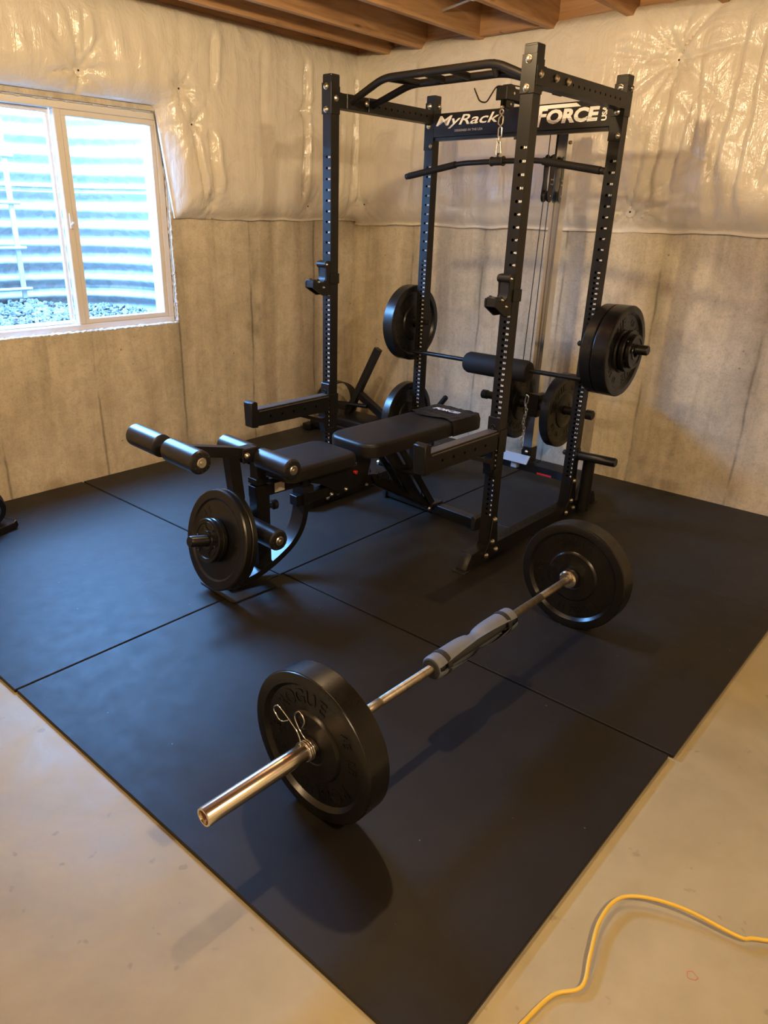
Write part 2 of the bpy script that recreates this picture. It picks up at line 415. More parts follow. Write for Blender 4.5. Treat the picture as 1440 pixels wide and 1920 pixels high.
# ---- insulation blankets
def seg_dist(p, a, b):
    ax, ay = a; bx, by = b; px, py = p
    dx, dy = bx-ax, by-ay; t = max(0, min(1, ((px-ax)*dx+(py-ay)*dy)/(dx*dx+dy*dy)))
    return math.hypot(px-ax-dx*t, py-ay-dy*t)
def blanket(name, outline, inside, P, pins, creases, box, step, T, top, label):
    """outline: polygon edges (h,z); P(h,z,d)-> point; grid with bulging thickness"""
    (h0, h1), (z0, z1) = box
    nh = int((h1-h0)/step); nz = int((z1-z0)/step)
    idx = {}; vs = []; fs = []
    def wav(h, z): return .006*noise.noise(V((h*6, z*6, 3.1)))
    for i in range(nh+1):
        for j in range(nz+1):
            h = h0+(h1-h0)*i/nh; z = z0+(z1-z0)*j/nz
            if not inside(h, z): continue
            if name[-1] == 'L' and z < 2.088 and h < -1.3: h = -1.3+(h+1.3)*((-1.65-(z-1.505)*.127)+1.3)/(-.445)
            d = min(seg_dist((h, z), a, b) for a, b in outline)
            t = T*(1-math.exp(-d/.07)) + .012
            if z > top-.16: t *= math.sqrt(max(0, 1-((z-(top-.16))/.17)**2))*.97+.03
            t += T*.22*(noise.noise(V((h*2.1, z*1.6, 1.7)))) * min(1, d/.1)
            fold = max(0, min(1, (h-2.35)/.25)) if name[-1] == 'B' else .25
            t += .006*noise.noise(V((h*9, z*3.2, 4.2)))*min(1, d/.06) + fold*.022*noise.noise(V((h*16+.8*noise.noise(V((h*3, z*3, 6))), z*2.6, 8.2)))*min(1, d/.1)
            for (ph, pz, dep, rad, nr, sd) in pins:
                r = math.hypot(h-ph, z-pz)
                if r < rad*5:
                    th = math.atan2(z-pz, h-ph)
                    t -= dep*math.exp(-r/rad)
                    cr = max(0, math.sin(nr*th+sd+2.5*noise.noise(V((th*1.5, r*3, sd)))))**6
                    cr += .7*max(0, math.sin((nr*.6+2)*th+sd*2.3+3*noise.noise(V((th, r*5, sd+4)))))**8
                    t -= dep*.42*cr*math.exp(-r/(rad*1.9))*min(1, r/.03)
            for (ch, cz0, cz1, dep, wd, sl) in creases:
                if cz0 < z < cz1:
                    x = h-(ch+sl*(z-cz0)+.014*noise.noise(V((z*7, ch*3, 0))))
                    e = min(1, (z-cz0)/.08, (cz1-z)/.08)
                    t -= dep*math.exp(-(x/wd)**2)*e
                    t += dep*.55*math.exp(-((x-wd*2.2)/(wd*1.3))**2)*e
            zz = z + (wav(h, z)*2.2 + .010*noise.noise(V((h*2.3, 0, 9)))) * (1 if z < z0+.03 else 0)
            idx[i, j] = len(vs); vs.append(P(h, zz, max(.006, t)))
    for i in range(nh):
        for j in range(nz):
            q = [(i, j), (i+1, j), (i+1, j+1), (i, j+1)]
            if all(k in idx for k in q): fs.append(tuple(idx[k] for k in q))
    bm = bmesh.new(); bv = [bm.verts.new(v) for v in vs]
    for f in fs: bm.faces.new([bv[k] for k in f])
    be = [e for e in bm.edges if len(e.link_faces) == 1]
    r = bmesh.ops.extrude_edge_only(bm, edges=be)
    for v in [g for g in r['geom'] if isinstance(g, bmesh.types.BMVert)]:
        if name[-1] == 'L': v.co.x = .001
        else: v.co.y = -.001
    bmesh.ops.delete(bm, geom=[v for v in bm.verts if not v.link_faces], context='VERTS')
    me = bpy.data.meshes.new('insulation_blanket')
    bmesh.ops.recalc_face_normals(bm, faces=bm.faces[:]); bm.to_mesh(me); bm.free()
    me.materials.append(M_INS); me.shade_smooth(); me.set_sharp_from_angle(angle=math.radians(60))
    o = bpy.data.objects.new('insulation_blanket', me); put(o)
    return tag(o, label, 'insulation')

ZT = 2.60
# back wall (h = x)
bpins = [(2.33, 2.33, .075, .10, 9, .3), (2.18, 1.60, .06, .12, 10, 1.4), (.14, 1.62, .05, .05, 7, 2.), (3.35, 1.62, .06, .10, 9, .9), (1.15, 2.42, .02, .05, 7, .5),
         (3.4, 2.3, .06, .10, 9, 2.2), (1.05, 1.60, .03, .06, 8, 3.)]
bcr = [(2.62, 1.75, 2.5, .022, .018, .05), (2.75, 1.62, 2.4, .018, .014, .0), (2.5, 1.9, 2.35, .016, .012, -.1), (2.28, 1.62, 2.25, .03, .022, .08), (2.86, 1.7, 2.45, .02, .013, .04), (2.4, 1.7, 2.2, .014, .012, .12), (1.35, 1.6, 2.4, .008, .012, .0), (.60, 1.6, 2.5, .008, .02, .02)]
edB = [((-.1, 1.50), (7, 1.50))]
OB = blanket('B', edB, lambda h, z: True, lambda h, z, t: V((h, -t, z)), bpins, bcr, ((.02, 5.2), (1.487, ZT)), .0135, .105, ZT,
        'white plastic-faced insulation blanket along the wall behind the power rack')
# left wall (h = y), notch round the window
edL = [((.1, 1.515), (-1.65, 1.505)), ((-1.65, 1.505), (-1.727, 2.088)), ((-1.727, 2.092), (-4.5, 2.092))]
def inL(h, z):
    return h > -1.752 or z > 2.088
lpins = [(-1.60, 2.19, .05, .05, 8, .2), (-1.53, 2.02, .04, .05, 8, 1.2), (-2.20, 2.21, .06, .07, 8, .9), (-.62, 2.18, .05, .05, 8, 2.), (-.55, 1.60, .045, .05, 9, .1),
         (-1.41, 1.60, .04, .045, 8, 1.7), (-2.85, 2.24, .05, .06, 8, 1.), (-.12, 1.60, .04, .04, 7, 1.)]
lcr = [(-.63, 1.62, 2.5, .030, .016, .03), (-1.38, 1.62, 2.02, .030, .020, -.12), (-1.47, 1.6, 1.98, .022, .012, -.14), (-1.40, 2.2, 2.52, .028, .016, .12), (-2.17, 2.25, 2.5, .022, .014, .0), (-.28, 1.6, 2.4, .01, .012, .0), (-.14, 1.6, 2.45, .035, .014, .0),
       (-1.0, 2.0, 2.5, .008, .02, .03)]
OL = blanket('L', edL, inL, lambda h, z, t: V((t, h, z)), lpins, lcr, ((-4.2, -.02), (1.503, ZT)), .0135, .100, ZT,
        'white plastic-faced insulation blanket hanging on the wall around the window')
# fastening washers
def pinmark(p, n, par):
    MB().cyl(p, V(p)+V(n)*.004, .030, 16).build('washer', M_INS, par); MB().cyl(V(p)+V(n)*.004, V(p)+V(n)*.007, .0055, 8).build('nail_head', M_DARK, par)
def near_t(o, h, z, ax):
    best = min(o.data.vertices, key=lambda v: ((v.co.x if ax == 'B' else v.co.y)-h)**2+(v.co.z-z)**2 + (1 if abs(v.co.y if ax == 'B' else v.co.x) < .002 else 0))
    return best.co
for h, z, *_ in bpins[:4]:
    c = near_t(OB, h, z, 'B'); pinmark(c+V((0, -.001, 0)), (0, -1, 0), OB)
for h, z, *_ in lpins[:3]+lpins[4:5]:
    c = near_t(OL, h, z, 'L'); pinmark(c+V((.001, 0, 0)), (1, 0, 0), OL)

# ---- window
wx = -.030
m = MB()
FW = .036
def ring(mb, y0, y1, z0, z1, x0, x1, t, bev=.003):
    mb.b2((x0, y0, z0), (x1, y1, z0+t), bev=bev); mb.b2((x0, y0, z1-t), (x1, y1, z1), bev=bev)
    mb.b2((x0, y0, z0+t), (x1, y0+t, z1-t), bev=bev); mb.b2((x0, y1-t, z0+t), (x1, y1, z1-t), bev=bev)
    return mb
WB = WY0+.003; WT = WY1-.006; WL = WZ0+.003; WH = WZ1-.006
ring(m, WB, WT, WL, WH, wx-.085, wx, FW); ring(m, WB-.02, WT+.02, WL-.02, WH+.02, wx-.07, wx-.02, .03, 0)
win = struct(m, 'window_1', M_PVC, None, 30)
ym = -2.283
MB_ = ring(MB(), ym-.005, WT-FW, WL+FW, WH-FW, wx-.045, wx-.008, .030).build('window_sash', M_PVC, win)
MB().b2((wx-.05, ym-.045, WL+FW), (wx-.004, ym-.004, WH-FW), bev=.004).build('mullion', M_PVC, win)
ring(MB(), WB+FW, ym-.045, WL+FW, WH-FW, wx-.08, wx-.052, .020).build('window_sash', M_PVC, win)
lt = MB(); lt.b2((wx-.004, ym-.032, 1.44), (wx+.008, ym-.012, 1.52), bev=.003); lt.cyl((wx+.004, ym-.022, 1.46), (wx+.022, ym-.022, 1.475), .006, 10)
lt.build('latch', M_PVC, win)
MB().b2((wx-.028, ym+.02, WL+FW+.025), (wx-.024, WT-FW-.025, WH-FW-.025)).build('pane', M_GLS, win, 0)
MB().b2((wx-.068, WB+FW+.015, WL+FW+.015), (wx-.064, ym-.06, WH-FW-.015)).build('pane', M_GLS, win, 0)
# sealant bead round the frame
m = MB(); pts = []; rad = []
def bead(a, b):
    n = int((V(b)-V(a)).length/.006); P = []; r = []
    for i in range(n+1):
        p = V(a).lerp(V(b), i/n); q = noise.noise(p*42)+.6*noise.noise(p*110)
        P.append(p+V((abs(q)*.004, 0, 0))+V((0, noise.noise(p*55+V((5, 5, 5)))*.006, noise.noise(p*60)*.006))); r.append(.0065+.0045*q)
    m.tube(P, [max(.002, x) for x in r], 6)
bead((wx+.004, WB, WL-.004), (wx+.004, WT+.004, WL-.004)); bead((-.004, WB, WZ0+.001), (-.004, WY1, WZ0+.001)); bead((wx+.015, WB, WZ0+.002), (wx+.015, WY1, WZ0+.002))
bead((wx+.004, WT+.006, WL), (wx+.004, WT+.006, WH)); bead((-.004, WY1-.001, WZ0), (-.004, WY1-.001, 1.55)); bead((wx+.004, WB, WH+.004), (wx+.004, WT, WH+.004))
m.build('sealant_bead', M_SEAL, win)

# ---- window well outside
GZ = .865
cyw = (WY0+WY1)/2; RX = .92; RY = .86
def well(mb, z0, z1, off=0):
    nz = int((z1-z0)/.008); na = 72; vs = []; fs = []
    for j in range(nz+1):
        z = z0+(z1-z0)*j/nz; k = .021*math.sin(2*PI*z/.112)
        if abs((z-z0) % .62 - .3) < .012: k = .014
        for i in range(na+1):
            a = PI*i/na; ex = .72
            c = math.cos(a); s_ = math.sin(a)
            rx = RX+k+off; ry = RY+k+off
            vs.append((-.24-rx*abs(s_)**ex, cyw+ry*math.copysign(abs(c)**ex, c), z))
    for j in range(nz):
        for i in range(na): fs.append((j*(na+1)+i, j*(na+1)+i+1, (j+1)*(na+1)+i+1, (j+1)*(na+1)+i))
    return mb.mesh(vs, fs)
ww = MB(); well(ww, GZ-.12, 2.105); well(ww, GZ-.12, 2.105, .004)
o = ww.build('window_well', M_GALV, None, 60)
tag(o, 'corrugated galvanized steel window well curving behind the window glass', 'window well', kind='thing')
o = MB().b2((-1.3, cyw-1.0, GZ-.14), (-.24, cyw+1.0, GZ-.01)).build('gravel_bed', M_SOIL, None, 0); o['kind'] = 'structure'
g = MB(); t0 = bmesh.new(); bmesh.ops.create_icosphere(t0, subdivisions=1, radius=1)
base = [v.co.copy() for v in t0.verts]; bf = [tuple(v.index for v in f.verts) for f in t0.faces]; t0.free()
vs = []; fs = []
for k in range(2600):
    x = -.26-R.random()*.9; y = cyw+(R.random()-.5)*1.7
    if ((x+.24)/(RX-.02))**2+((y-cyw)/(RY-.02))**2 > 1.05: continue
    s_ = .010+.012*R.random(); rot = Matrix.Rotation(R.random()*6, 3, V((R.random()-.5, R.random()-.5, R.random()-.4)).normalized())
    n0 = len(vs); sc = V((s_*(1+.5*R.random()), s_, s_*.7))
    slope = .10*max(0, (-.5-x))+.05*noise.noise(V((x*3, y*3, 0)))
    for b_ in base: vs.append(rot @ V((b_.x*sc.x, b_.y*sc.y, b_.z*sc.z)) + V((x, y, GZ+slope+R.random()*.012)))
    fs += [tuple(i+n0 for i in f) for f in bf]
o = g.mesh(vs, fs).build('gravel', M_GRAV, None, 40); tag(o, 'loose grey gravel at the bottom of the window well', 'gravel', kind='stuff')
la = empty('escape_ladder', (-1.06, -2.295, 0), 0, 'white steel escape ladder hooked inside the window well', 'ladder')
for s_ in (-.42, .13):
    MB().b2((-.004, s_-.016, .98), (.012, s_+.016, 2.06), bev=.002).build('rail', M_LAD, la)
for z in (1.04, 1.30, 1.575, 1.85):
    MB().cyl((.018, -.47, z), (.018, .18, z), .011, 12).build('rung', M_LAD, la)

# ---- rubber mats (two columns of three)
xs = [(0.012, 1.8135), (1.8205, 3.628)]; ys = [(-1.222, -.012), (-2.444, -1.226), (-3.697, -2.453)]
names = {(0, 0): 'black rubber floor mat in the corner of the room under the slanted black post', (0, 1): 'black rubber floor mat against the window wall, middle one of the three there',
         (0, 2): 'black rubber floor mat at the left edge under the window, beside the adjustable dumbbell', (1, 0): 'black rubber floor mat against the back wall under the right half of the power rack',
         (1, 1): 'black rubber floor mat under the far plate of the loaded barbell', (1, 2): 'front-most black rubber floor mat, under the near plate of the loaded barbell'}
for i in (0, 1):
    for j in (0, 1, 2):
        x0, x1 = xs[i]; y0, y1 = ys[j]
        if (i, j) == (1, 2): x1 -= .013
        if (i, j) == (0, 2): y0 -= .004
        if (i, j) == (0, 1): y0 -= .016; 
        if (i, j) == (0, 2): y1 -= .016
        cx_, cy_ = (x0+x1)/2, (y0+y1)/2
        o = MB().box((0, 0, (FZ)/2), (x1-x0, y1-y0, -FZ), bev=.0025).build('rubber_mat', M_MAT, None, 30)
        o.location = (cx_, cy_, 0); tag(o, names[i, j], 'floor mat', 'rubber mats under the gym equipment')

# ------------------------------------------------------------------ power rack
RK = (2.3765, -1.6677, 0); RKR = -.0142
W_ = .056; H_ = 2.144; XL = -1.088; YR = .795; HB = .078
rack = empty('power_rack', RK, RKR, 'tall black four-post power rack with a lettered cross plate and lat pulldown', 'power rack')
def hole_z(n): return 1.365+(n-45)*.0484 if n >= 45 else .245+(n-1)*.0247
def bolt(mb, p, n, r=.0125):
    if isinstance(mb, Multi): mb = mb.new()
    p, n = V(p), V(n).normalized()
    mb.cyl(p, p+n*.0025, r*1.12, 16); mb.lathe([(r, 0), (r*.98, .004), (r*.62, .008), (r*.2, .0095)], p+n*.0025, n, 12)
for nm, x, y in (('FL', XL, 0), ('FR', 0, 0), ('RL', XL, YR), ('RR', 0, YR)):
    zb = HB
    mb = MB()
    hs = [hole_z(n)-zb for n in range(1, 55)]
    tubebox(mb, (x+W_/2, y+W_/2, zb), (x+W_/2, y+W_/2, H_), W_, W_, (0, -1, 0), {'+u': hs, '-s' if True else '+s': [.19, .42, .62, .92, 1.02, 1.23, 1.36, 1.82]}, .0062)
    up = mb.build('upright', M_POW, rack, 30)
    # numbers
    t = MB()
    for n in range(1, 55):
        z = hole_z(n); st = str(n); wd = .0055*len(st)*1.35
        fit_text(t, st, (x+W_-.0025-wd, y-.0004, z-.0042), (1, 0, 0), (0, 0, 1), wd, .0084, .03)
    t.build('number_marks', M_WHT, up, 0, 'white hole numbers')
    MB().b2((x-.001, y-.001, H_-.004), (x+W_+.001, y+W_+.001, H_+.006), bev=.003).build('end_cap', M_UHM, up)
    # upper bracket
    br = MB(); br.b2((x-.004, y-.004, 1.985), (x+W_+.004, y, 2.115), bev=.001); br.b2((x-.004, y, 1.985), (x, y+W_+.004, 2.115)); br.b2((x+W_, y, 1.985), (x+W_+.004, y+W_, 2.10))
    if y > 0: br.b2((x-.004, y-.004, 1.885), (x+W_+.004, y, 1.985), bev=.001)
    br.build('bracket', M_POW, up)
    b = Multi(); bolt(b, (x+.026, y-.004, 2.098), (0, -1, 0)); bolt(b, (x+.026, y-.004, 2.003), (0, -1, 0))
    if y > 0: bolt(b, (x+.046, y-.004, 1.905), (0, -1, 0), .010); bolt(b, (x+W_+.004, y+.036, 2.098), (1, 0, 0), .010)
    b.build('bolt', M_BOLT, up)
# side beams at the top
for x in (XL, 0):
    mb = MB(); tubebox(mb, (x+W_/2+ (.004 if x == 0 else 0), W_, 2.045), (x+W_/2+(.004 if x == 0 else 0), YR, 2.045), W_, .064, (0, 0, 1), {'+s': [.19+.0485*k for k in range(11)], '-s': [.19+.0485*k for k in range(11)]}, .0058)
    sb = mb.build('side_beam', M_POW, rack, 30)
    b = Multi(); xx = x+W_+.004 if x == 0 else x+W_
    b.b2((xx, .002, 2.012), (xx+.003, W_+.012, 2.078)); b.build('end_plate', M_POW, sb)
    b = Multi()
    for yy in (.030, .150, .245): bolt(b, (xx+.003, yy, 2.050), (1, 0, 0), .012)
    b.build('bolt', M_BOLT, sb)
# name plate beam
NP0, NP1 = YR-.002, YR+.05
mb = MB(); mb.b2((XL+W_, NP0, 1.945), (0, NP1, 2.060), bev=.003, seg=1); mb.b2((XL+W_+.01, NP0+.008, 1.930), (-.01, NP1-.006, 1.947)); mb.cyl((-.51, NP0+.01, 1.93), (-.51, NP0+.01, 1.915), .008, 8)
npl = mb.build('name_plate', M_POW2, rack, 30)
t = MB(); yy = NP0-.0003
fit_text(t, 'MyRack', (XL+W_+.018, yy, 1.985), (1, 0, 0), (0, 0, 1), .405, .062, .012, .3)
fit_text(t, 'DESIGNED IN THE USA', (XL+W_+.145, yy, 1.968), (1, 0, 0), (0, 0, 1), .18, .011, .012, 0)
t.build('lettering', M_WHT, npl, 0, 'white maker lettering')
t = MB()
x0 = -.385
fit_text(t, 'ORCE', (x0+.048, yy, 1.972), (1, 0, 0), (0, 0, 1), .275, .062, .05, .12)
for a in ((x0, 1.972, x0+.012, 2.046),): t.prism([(x0-.012, 1.962), (x0+.010, 1.962), (x0+.022, 2.03), (x0, 2.03)], 'y', yy-.0004, yy)
t.prism([(x0+.004, 2.004), (x0+.044, 2.004), (x0+.048, 2.018), (x0+.006, 2.018)], 'y', yy-.0004, yy)
t.prism([(x0, 2.030), (x0+.050, 2.030), (x0+.052, 2.038), (x0+.225, 2.038), (x0+.20, 2.054), (x0+.004, 2.054)], 'y', yy-.0004, yy)
fit_text(t, 'USA', (x0+.362, yy, 1.972), (0, 0, 1), (-1, 0, 0), .062, .026, .04, 0)
t.build('lettering', M_WHT, npl, 0, 'white maker lettering')
t = MB()
for z in (1.977, 1.983, 1.989): t.b2((x0+.045, yy-.0007, z), (x0+.31, yy-.0005, z+.0016))
t.build('lettering', M_POW2, npl, 0)
# multi grip pull-up bar
def smooth_path(pts, r=.03, n=5):
    pts = [V(p) for p in pts]; out = [pts[0]]
    for i in range(1, len(pts)-1):
        a, b, c = pts[i-1], pts[i], pts[i+1]; r2 = min(r, (a-b).length*.45, (c-b).length*.45)
        p = b+(a-b).normalized()*r2; q = b+(c-b).normalized()*r2
        for k in range(n+1):
            t = k/n; out.append(p*(1-t)**2+b*2*t*(1-t)+q*t*t)
    out.append(pts[-1]); return out
pu = MB()
ya, yb_ = .135, .290
pu.tube(smooth_path([(XL+W_, ya, 2.045), (XL+.262, ya, 2.128), (-.215, ya, 2.128), (-.005, ya, 2.045)], .05), .0165, 14)
pu.tube(smooth_path([(XL+W_, yb_, 2.045), (XL+.30, yb_, 2.118), (-.26, yb_, 2.118), (-.005, yb_, 2.045)], .05), .0165, 14)
pub = pu.build('pull_up_bar', M_POW, rack, 50)
g = Multi()
for xa, xb in ((XL+.275, XL+.36), (-.225, -.31)): g.tube([(xa, ya, 2.128), (xb, yb_, 2.118)], .015, 12)
for xa in (XL+.50, -.45): g.tube([(xa, ya, 2.128), (xa, yb_, 2.118)], .015, 12)
g.build('grip', M_POW, pub, 50)
g = Multi()
for xx in (XL+W_, -.012):
    for yy in (ya, yb_): g.b2((xx, yy-.035, 2.013), (xx+.010, yy+.035, 2.077), bev=.002)
g.build('end_plate', M_POW, pub)
# base rails with feet
for x in (XL, 0):
    mb = MB()
    tubebox(mb, (x+W_/2, -.13, HB/2+.006), (x+W_/2, 1.10, HB/2+.006), W_, HB-.006, (0, 0, 1), {'+u': [.28+.0485*k for k in range(12)]}, .0045)
    br = mb.build('base_rail', M_POW, rack, 30)
    for y0, sgn in ((-.13, -1), (1.10, 1)):
        f = MB(); f.prism([(y0, .0), (y0+sgn*.045, 0), (y0+sgn*.05, .010), (y0+sgn*.012, HB+.006), (y0, HB+.006)], 'x', x-.002, x+W_+.002, bev=.002)
        f.b2((x-.006, y0+sgn*.02, 0), (x+W_+.006, y0+sgn*.075, .006), bev=.002)
        f.build('foot', M_UHM, br)
    for y in (0, YR):
        f = Multi(); f.prism([(y-.035, .020), (y+W_+.030, .020), (y+W_+.020, .075), (y+W_-.006, .235), (y+.014, .235), (y+.0, .10), (y-.035, .05)], 'x', x+W_, x+W_+.005, bev=.001)
        f.prism([(y-.035, .020), (y+W_+.030, .020), (y+W_+.020, .075), (y+W_-.006, .235), (y+.014, .235), (y+.0, .10), (y-.035, .05)], 'x', x-.005, x, bev=.001)
        gp = f.build('gusset_plate', M_POW, br)[0]
        b = Multi()
        for yy, zz in ((y+.028, .215), (y+.024, .100), (y-.020, .040), (y+.062, .048)): bolt(b, (x+W_+.005, yy, zz), (1, 0, 0), .0125)
        b.build('bolt', M_BOLT, br)
# storage pegs
def peg(side, z):
    x = W_ if side > 0 else XL; s_ = side; mb = MB()
    c = (x, YR+.028, z)
    mb.b2((x-.001 if s_ > 0 else x-.006, YR+.0, z-.035), (x+.006 if s_ > 0 else x+.001, YR+W_, z+.035), bev=.002)
    mb.lathe([(.030, 0), (.030, .012), (.0245, .014), (.0245, .215), (.021, .222)], c, (s_, 0, .03), 24)
    pg = mb.build('plate_peg', M_POW2, rack, 40)
    b = Multi(); b.cyl((x-s_*(W_+.0), YR+.028, z), (x-s_*(W_+.022), YR+.028, z), .014, 12); b.cyl((x-s_*(W_+.022), YR+.028, z), (x-s_*(W_+.027), YR+.028, z), .009, 12)
    b.build('locking_nut', M_UHM, pg)
for s_ in (-1, 1):
    for z in (.955, .365): peg(s_, z)
# barbell holder tube behind the right rear post
MB().lathe([(.033, 0), (.033, .30), (.027, .30), (.027, .02)], (.095, YR+.11, .03), (0, 0, 1), 24).build('barbell_holder', M_POW2, rack)
# lat tower at the back
TX, TY = -.457, 1.225
tw = MB(); tubebox(tw, (TX, TY, .16), (TX, TY, 2.03), .060, .060, (0, -1, 0)); tw.build('guide_post', M_CHR, rack, 30, 'chrome guide post')
mb = MB()
mb.sweep([(TX, TY+.0, 2.02), (TX, YR+.04, 2.02)], (1, 0, 0), .05, .05); mb.b2((TX-.036, TY-.036, 1.86), (TX-.030, TY+.04, 2.03)); mb.b2((TX-.034, TY-.04, .12), (TX+.034, TY+.034, .22), bev=.002)
tb = mb.build('tower_frame', M_POW, rack)
b = Multi(); bolt(b, (TX+.004, TY-.04, .19), (0, -1, 0), .011); bolt(b, (TX+.031, TY-.0, 1.93), (1, 0, 0), .009); b.build('bolt', M_BOLT, tb)
mb = MB()
mb.sweep(smooth_path([(-.045+W_, YR+.10, .105), (-.06, 1.10, .105), (-.16, 1.17, .105), (XL+.22, 1.17, .105), (XL+.10, 1.10, .105), (XL+.03, YR+.10, .105)], .12, 8), (0, 0, 1), .05, .06)
rb = mb.build('rear_base_tube', M_POW2, rack, 40)
MB().b2((-.34, 1.142, .080), (-.24, 1.1385, .092)).build('warning_label', M_RED, rb, 0, 'small red warning label')
fp = MB(); Mf = Matrix.Translation((TX-.03, 1.10, .165)) @ Matrix.Rotation(math.radians(48), 4, 'X')
fp.box((0, 0, 0), (.20, .062, .006), Mf, .002)
fp.b2((TX-.03-.02, 1.10, .10), (TX-.03+.02, 1.16, .16))
fp.build('foot_plate', M_PADB, rack, 30, 'grey textured foot plate')
# carriage
mb = MB(); mb.b2((TX-.048, TY-.048, .42), (TX+.048, TY+.048, .56), bev=.004)
cg = mb.build('weight_carriage', M_POW2, rack)
for s_ in (-1, 1):
    MB().lathe([(.034, 0), (.034, .035), (.0245, .037), (.0245, .30), (.029, .30), (.029, .335), (.024, .340)], (TX+s_*.048, TY, .49), (s_, 0, 0), 24).build('plate_peg', M_POW2, cg)
# floating pulley block and cables
mb = MB(); px_, py_ = TX-.028, TY-.09
for s_ in (-1, 1):
    mb.prism([(py_+.026*math.cos(a), 1.835+.034*math.sin(a)) for a in [PI*k/8 for k in range(9)]] + [(py_-.018, 1.74), (py_-.026, 1.665)] + [(py_-.0+.027*math.cos(a), 1.665+.034*math.sin(a)) for a in [PI+PI*k/8 for k in range(9)]] + [(py_+.026, 1.70), (py_+.018, 1.74)], 'x', px_+s_*.016, px_+s_*.022)
pb = mb.build('pulley_block', M_POW2, rack, 40)
for z in (1.835, 1.665): MB().lathe([(.030, 0), (.024, .006), (.024, .014), (.030, .020)], (px_-.010, py_, z), (1, 0, 0), 24).build('pulley_wheel', M_UHM, pb, 40)
b = Multi()
for yy, z in ((-.008, 1.745), (.008, 1.745), (-.008, 1.722), (.008, 1.722), (0, 1.665)): b.cyl((px_+.022, py_+yy, z), (px_+.025, py_+yy, z), .004, 8)
b.build('bolt', M_BOLT, pb)
mb = MB()
ca = .0026
mb.tube([(px_-.0, py_-.028, 1.835), (px_-.0, py_-.028, 2.02)], ca, 6); mb.tube([(px_, py_-.028, 1.665), (px_-.02, py_-.03, .60)], ca, 6); mb.tube([(px_, py_+.028, 1.665), (px_, py_+.02, .60)], ca, 6)
mb.build('cable', M_UHM, rack, 50)
# lat arm
AX = -.450; AY = .555
mb = MB(); mb.b2((AX-.027, AY, 2.062), (AX+.027, YR+.03, 2.112), bev=.003); mb.b2((AX-.030, AY-.006, 2.058), (AX+.030, AY, 2.116), bev=.003)
mb.prism([(AY+.01, 2.116), (AY+.04, 2.128), (AY+.075, 2.126), (AY+.085, 2.112), (AY+.01, 2.112)], 'x', AX-.02, AX+.02)
mb.b2((AX-.016, AY+.02, 2.030), (AX-.010, AY+.09, 2.064)); mb.b2((AX+.010, AY+.02, 2.030), (AX+.016, AY+.09, 2.064))
arm = mb.build('pulley_arm', M_POW, rack, 30)
MB().lathe([(.034, 0), (.026, .006), (.026, .012), (.034, .018)], (AX-.009, AY+.045, 2.050), (1, 0, 0), 24).build('pulley_wheel', M_UHM, arm, 40)
b = Multi(); b.cyl((AX+.027, AY+.06, 2.090), (AX+.032, AY+.06, 2.090), .006, 10); b.cyl((AX+.016, AY+.055, 2.046), (AX+.021, AY+.055, 2.046), .005, 10); b.build('bolt', M_BOLT, arm)
MB().tube(smooth_path([(AX-.012, AY+.02, 2.118), (AX-.02, AY-.02, 2.115), (AX-.05, AY-.05, 2.045), (AX-.075, AY-.07, 2.050), (AX-.10, AY-.085, 2.105)], .02), .0035, 8).build('bar_hook', M_UHM, arm, 50)
MB().tube([(AX, AY+.06, 2.128), (AX, YR+.02, 2.135)], .0032, 6).build('cable', M_UHM, arm)
# ---- chain, carabiner, lat bar hanging from the arm
Mr = Matrix.Translation(RK) @ Matrix.Rotation(RKR, 4, 'Z')
def link_pts(c, L, w, ax, n=20):
    """oval link, long in z, wide along ax"""
    out = []; a = V(ax)
    for k in range(n):
        t = 2*PI*k/n; out.append(V(c)+a*(w/2*math.cos(t))+V((0, 0, (L/2-w/2)*(1 if math.sin(t) > 0 else -1)+w/2*math.sin(t))))
    return out
hx, hy = AX, AY+.012
def thing(name, label, cat, loc, rz=0, group=None): return empty(name, loc, rz, label, cat, group)
hp = Mr @ V((hx, hy, 0))
ch = thing('connecting_chain', 'short zinc chain with a brass eye hanging from the pulley arm', 'chain', (hp.x, hp.y, 1.84), RKR)
mb = MB(); mb.lathe([(.004, 0), (.010, .003), (.010, .010), (.004, .012)], (0, 0, .185), (0, 0, 1), 12); mb.tube([(0.010*math.cos(t), 0, .172+.010*math.sin(t)) for t in [2*PI*k/14 for k in range(14)]], .0035, 8, True)
mb.build('cable_eye', M_BOLT, ch)
MB().tube([(0, 0, .19), (0, 0, .22)], ca, 6).build('cable_end', M_UHM, ch)
MB().tube([(.002, 0, .158), (-.012, 0, .145), (-.014, 0, .122), (.002, 0, .112), (.012, 0, .124), (.012, 0, .150)], .0036, 8, True).build('snap_hook', M_BOLT, ch)
MB().tube(link_pts((0, 0, .085), .046, .020, (1, 0, 0)), .0028, 8, True).build('link', M_BOLT, ch)
MB().tube(link_pts((0, 0, .054), .028, .014, (0, 1, 0)), .0028, 8, True).build('link', M_BOLT, ch)
cb = thing('carabiner', 'bright steel carabiner joining the short chain to the lat bar', 'carabiner', (hp.x, hp.y, 1.842), RKR)
MB().tube(smooth_path([(-.010, 0, .045), (.006, 0, .045), (.016, 0, -.010), (.0, 0, -.022), (-.014, 0, -.010), (-.010, 0, .045)], .008), .0038, 8).build('body', M_BOLT, cb, 50)
lb = thing('lat_bar', 'wide black lat pulldown bar with bent ends hanging inside the rack', 'pulldown bar', (hp.x, hp.y, 1.800), RKR-.05)
mb = MB(); Z0 = 0
mb.tube(smooth_path([(-.580, 0, -.058), (-.23, 0, -.003), (0, 0, 0), (.23, 0, -.003), (.560, 0, -.053)], .05), .0125, 16)
lbb = mb.build('bar', M_POW2, lb, 50)
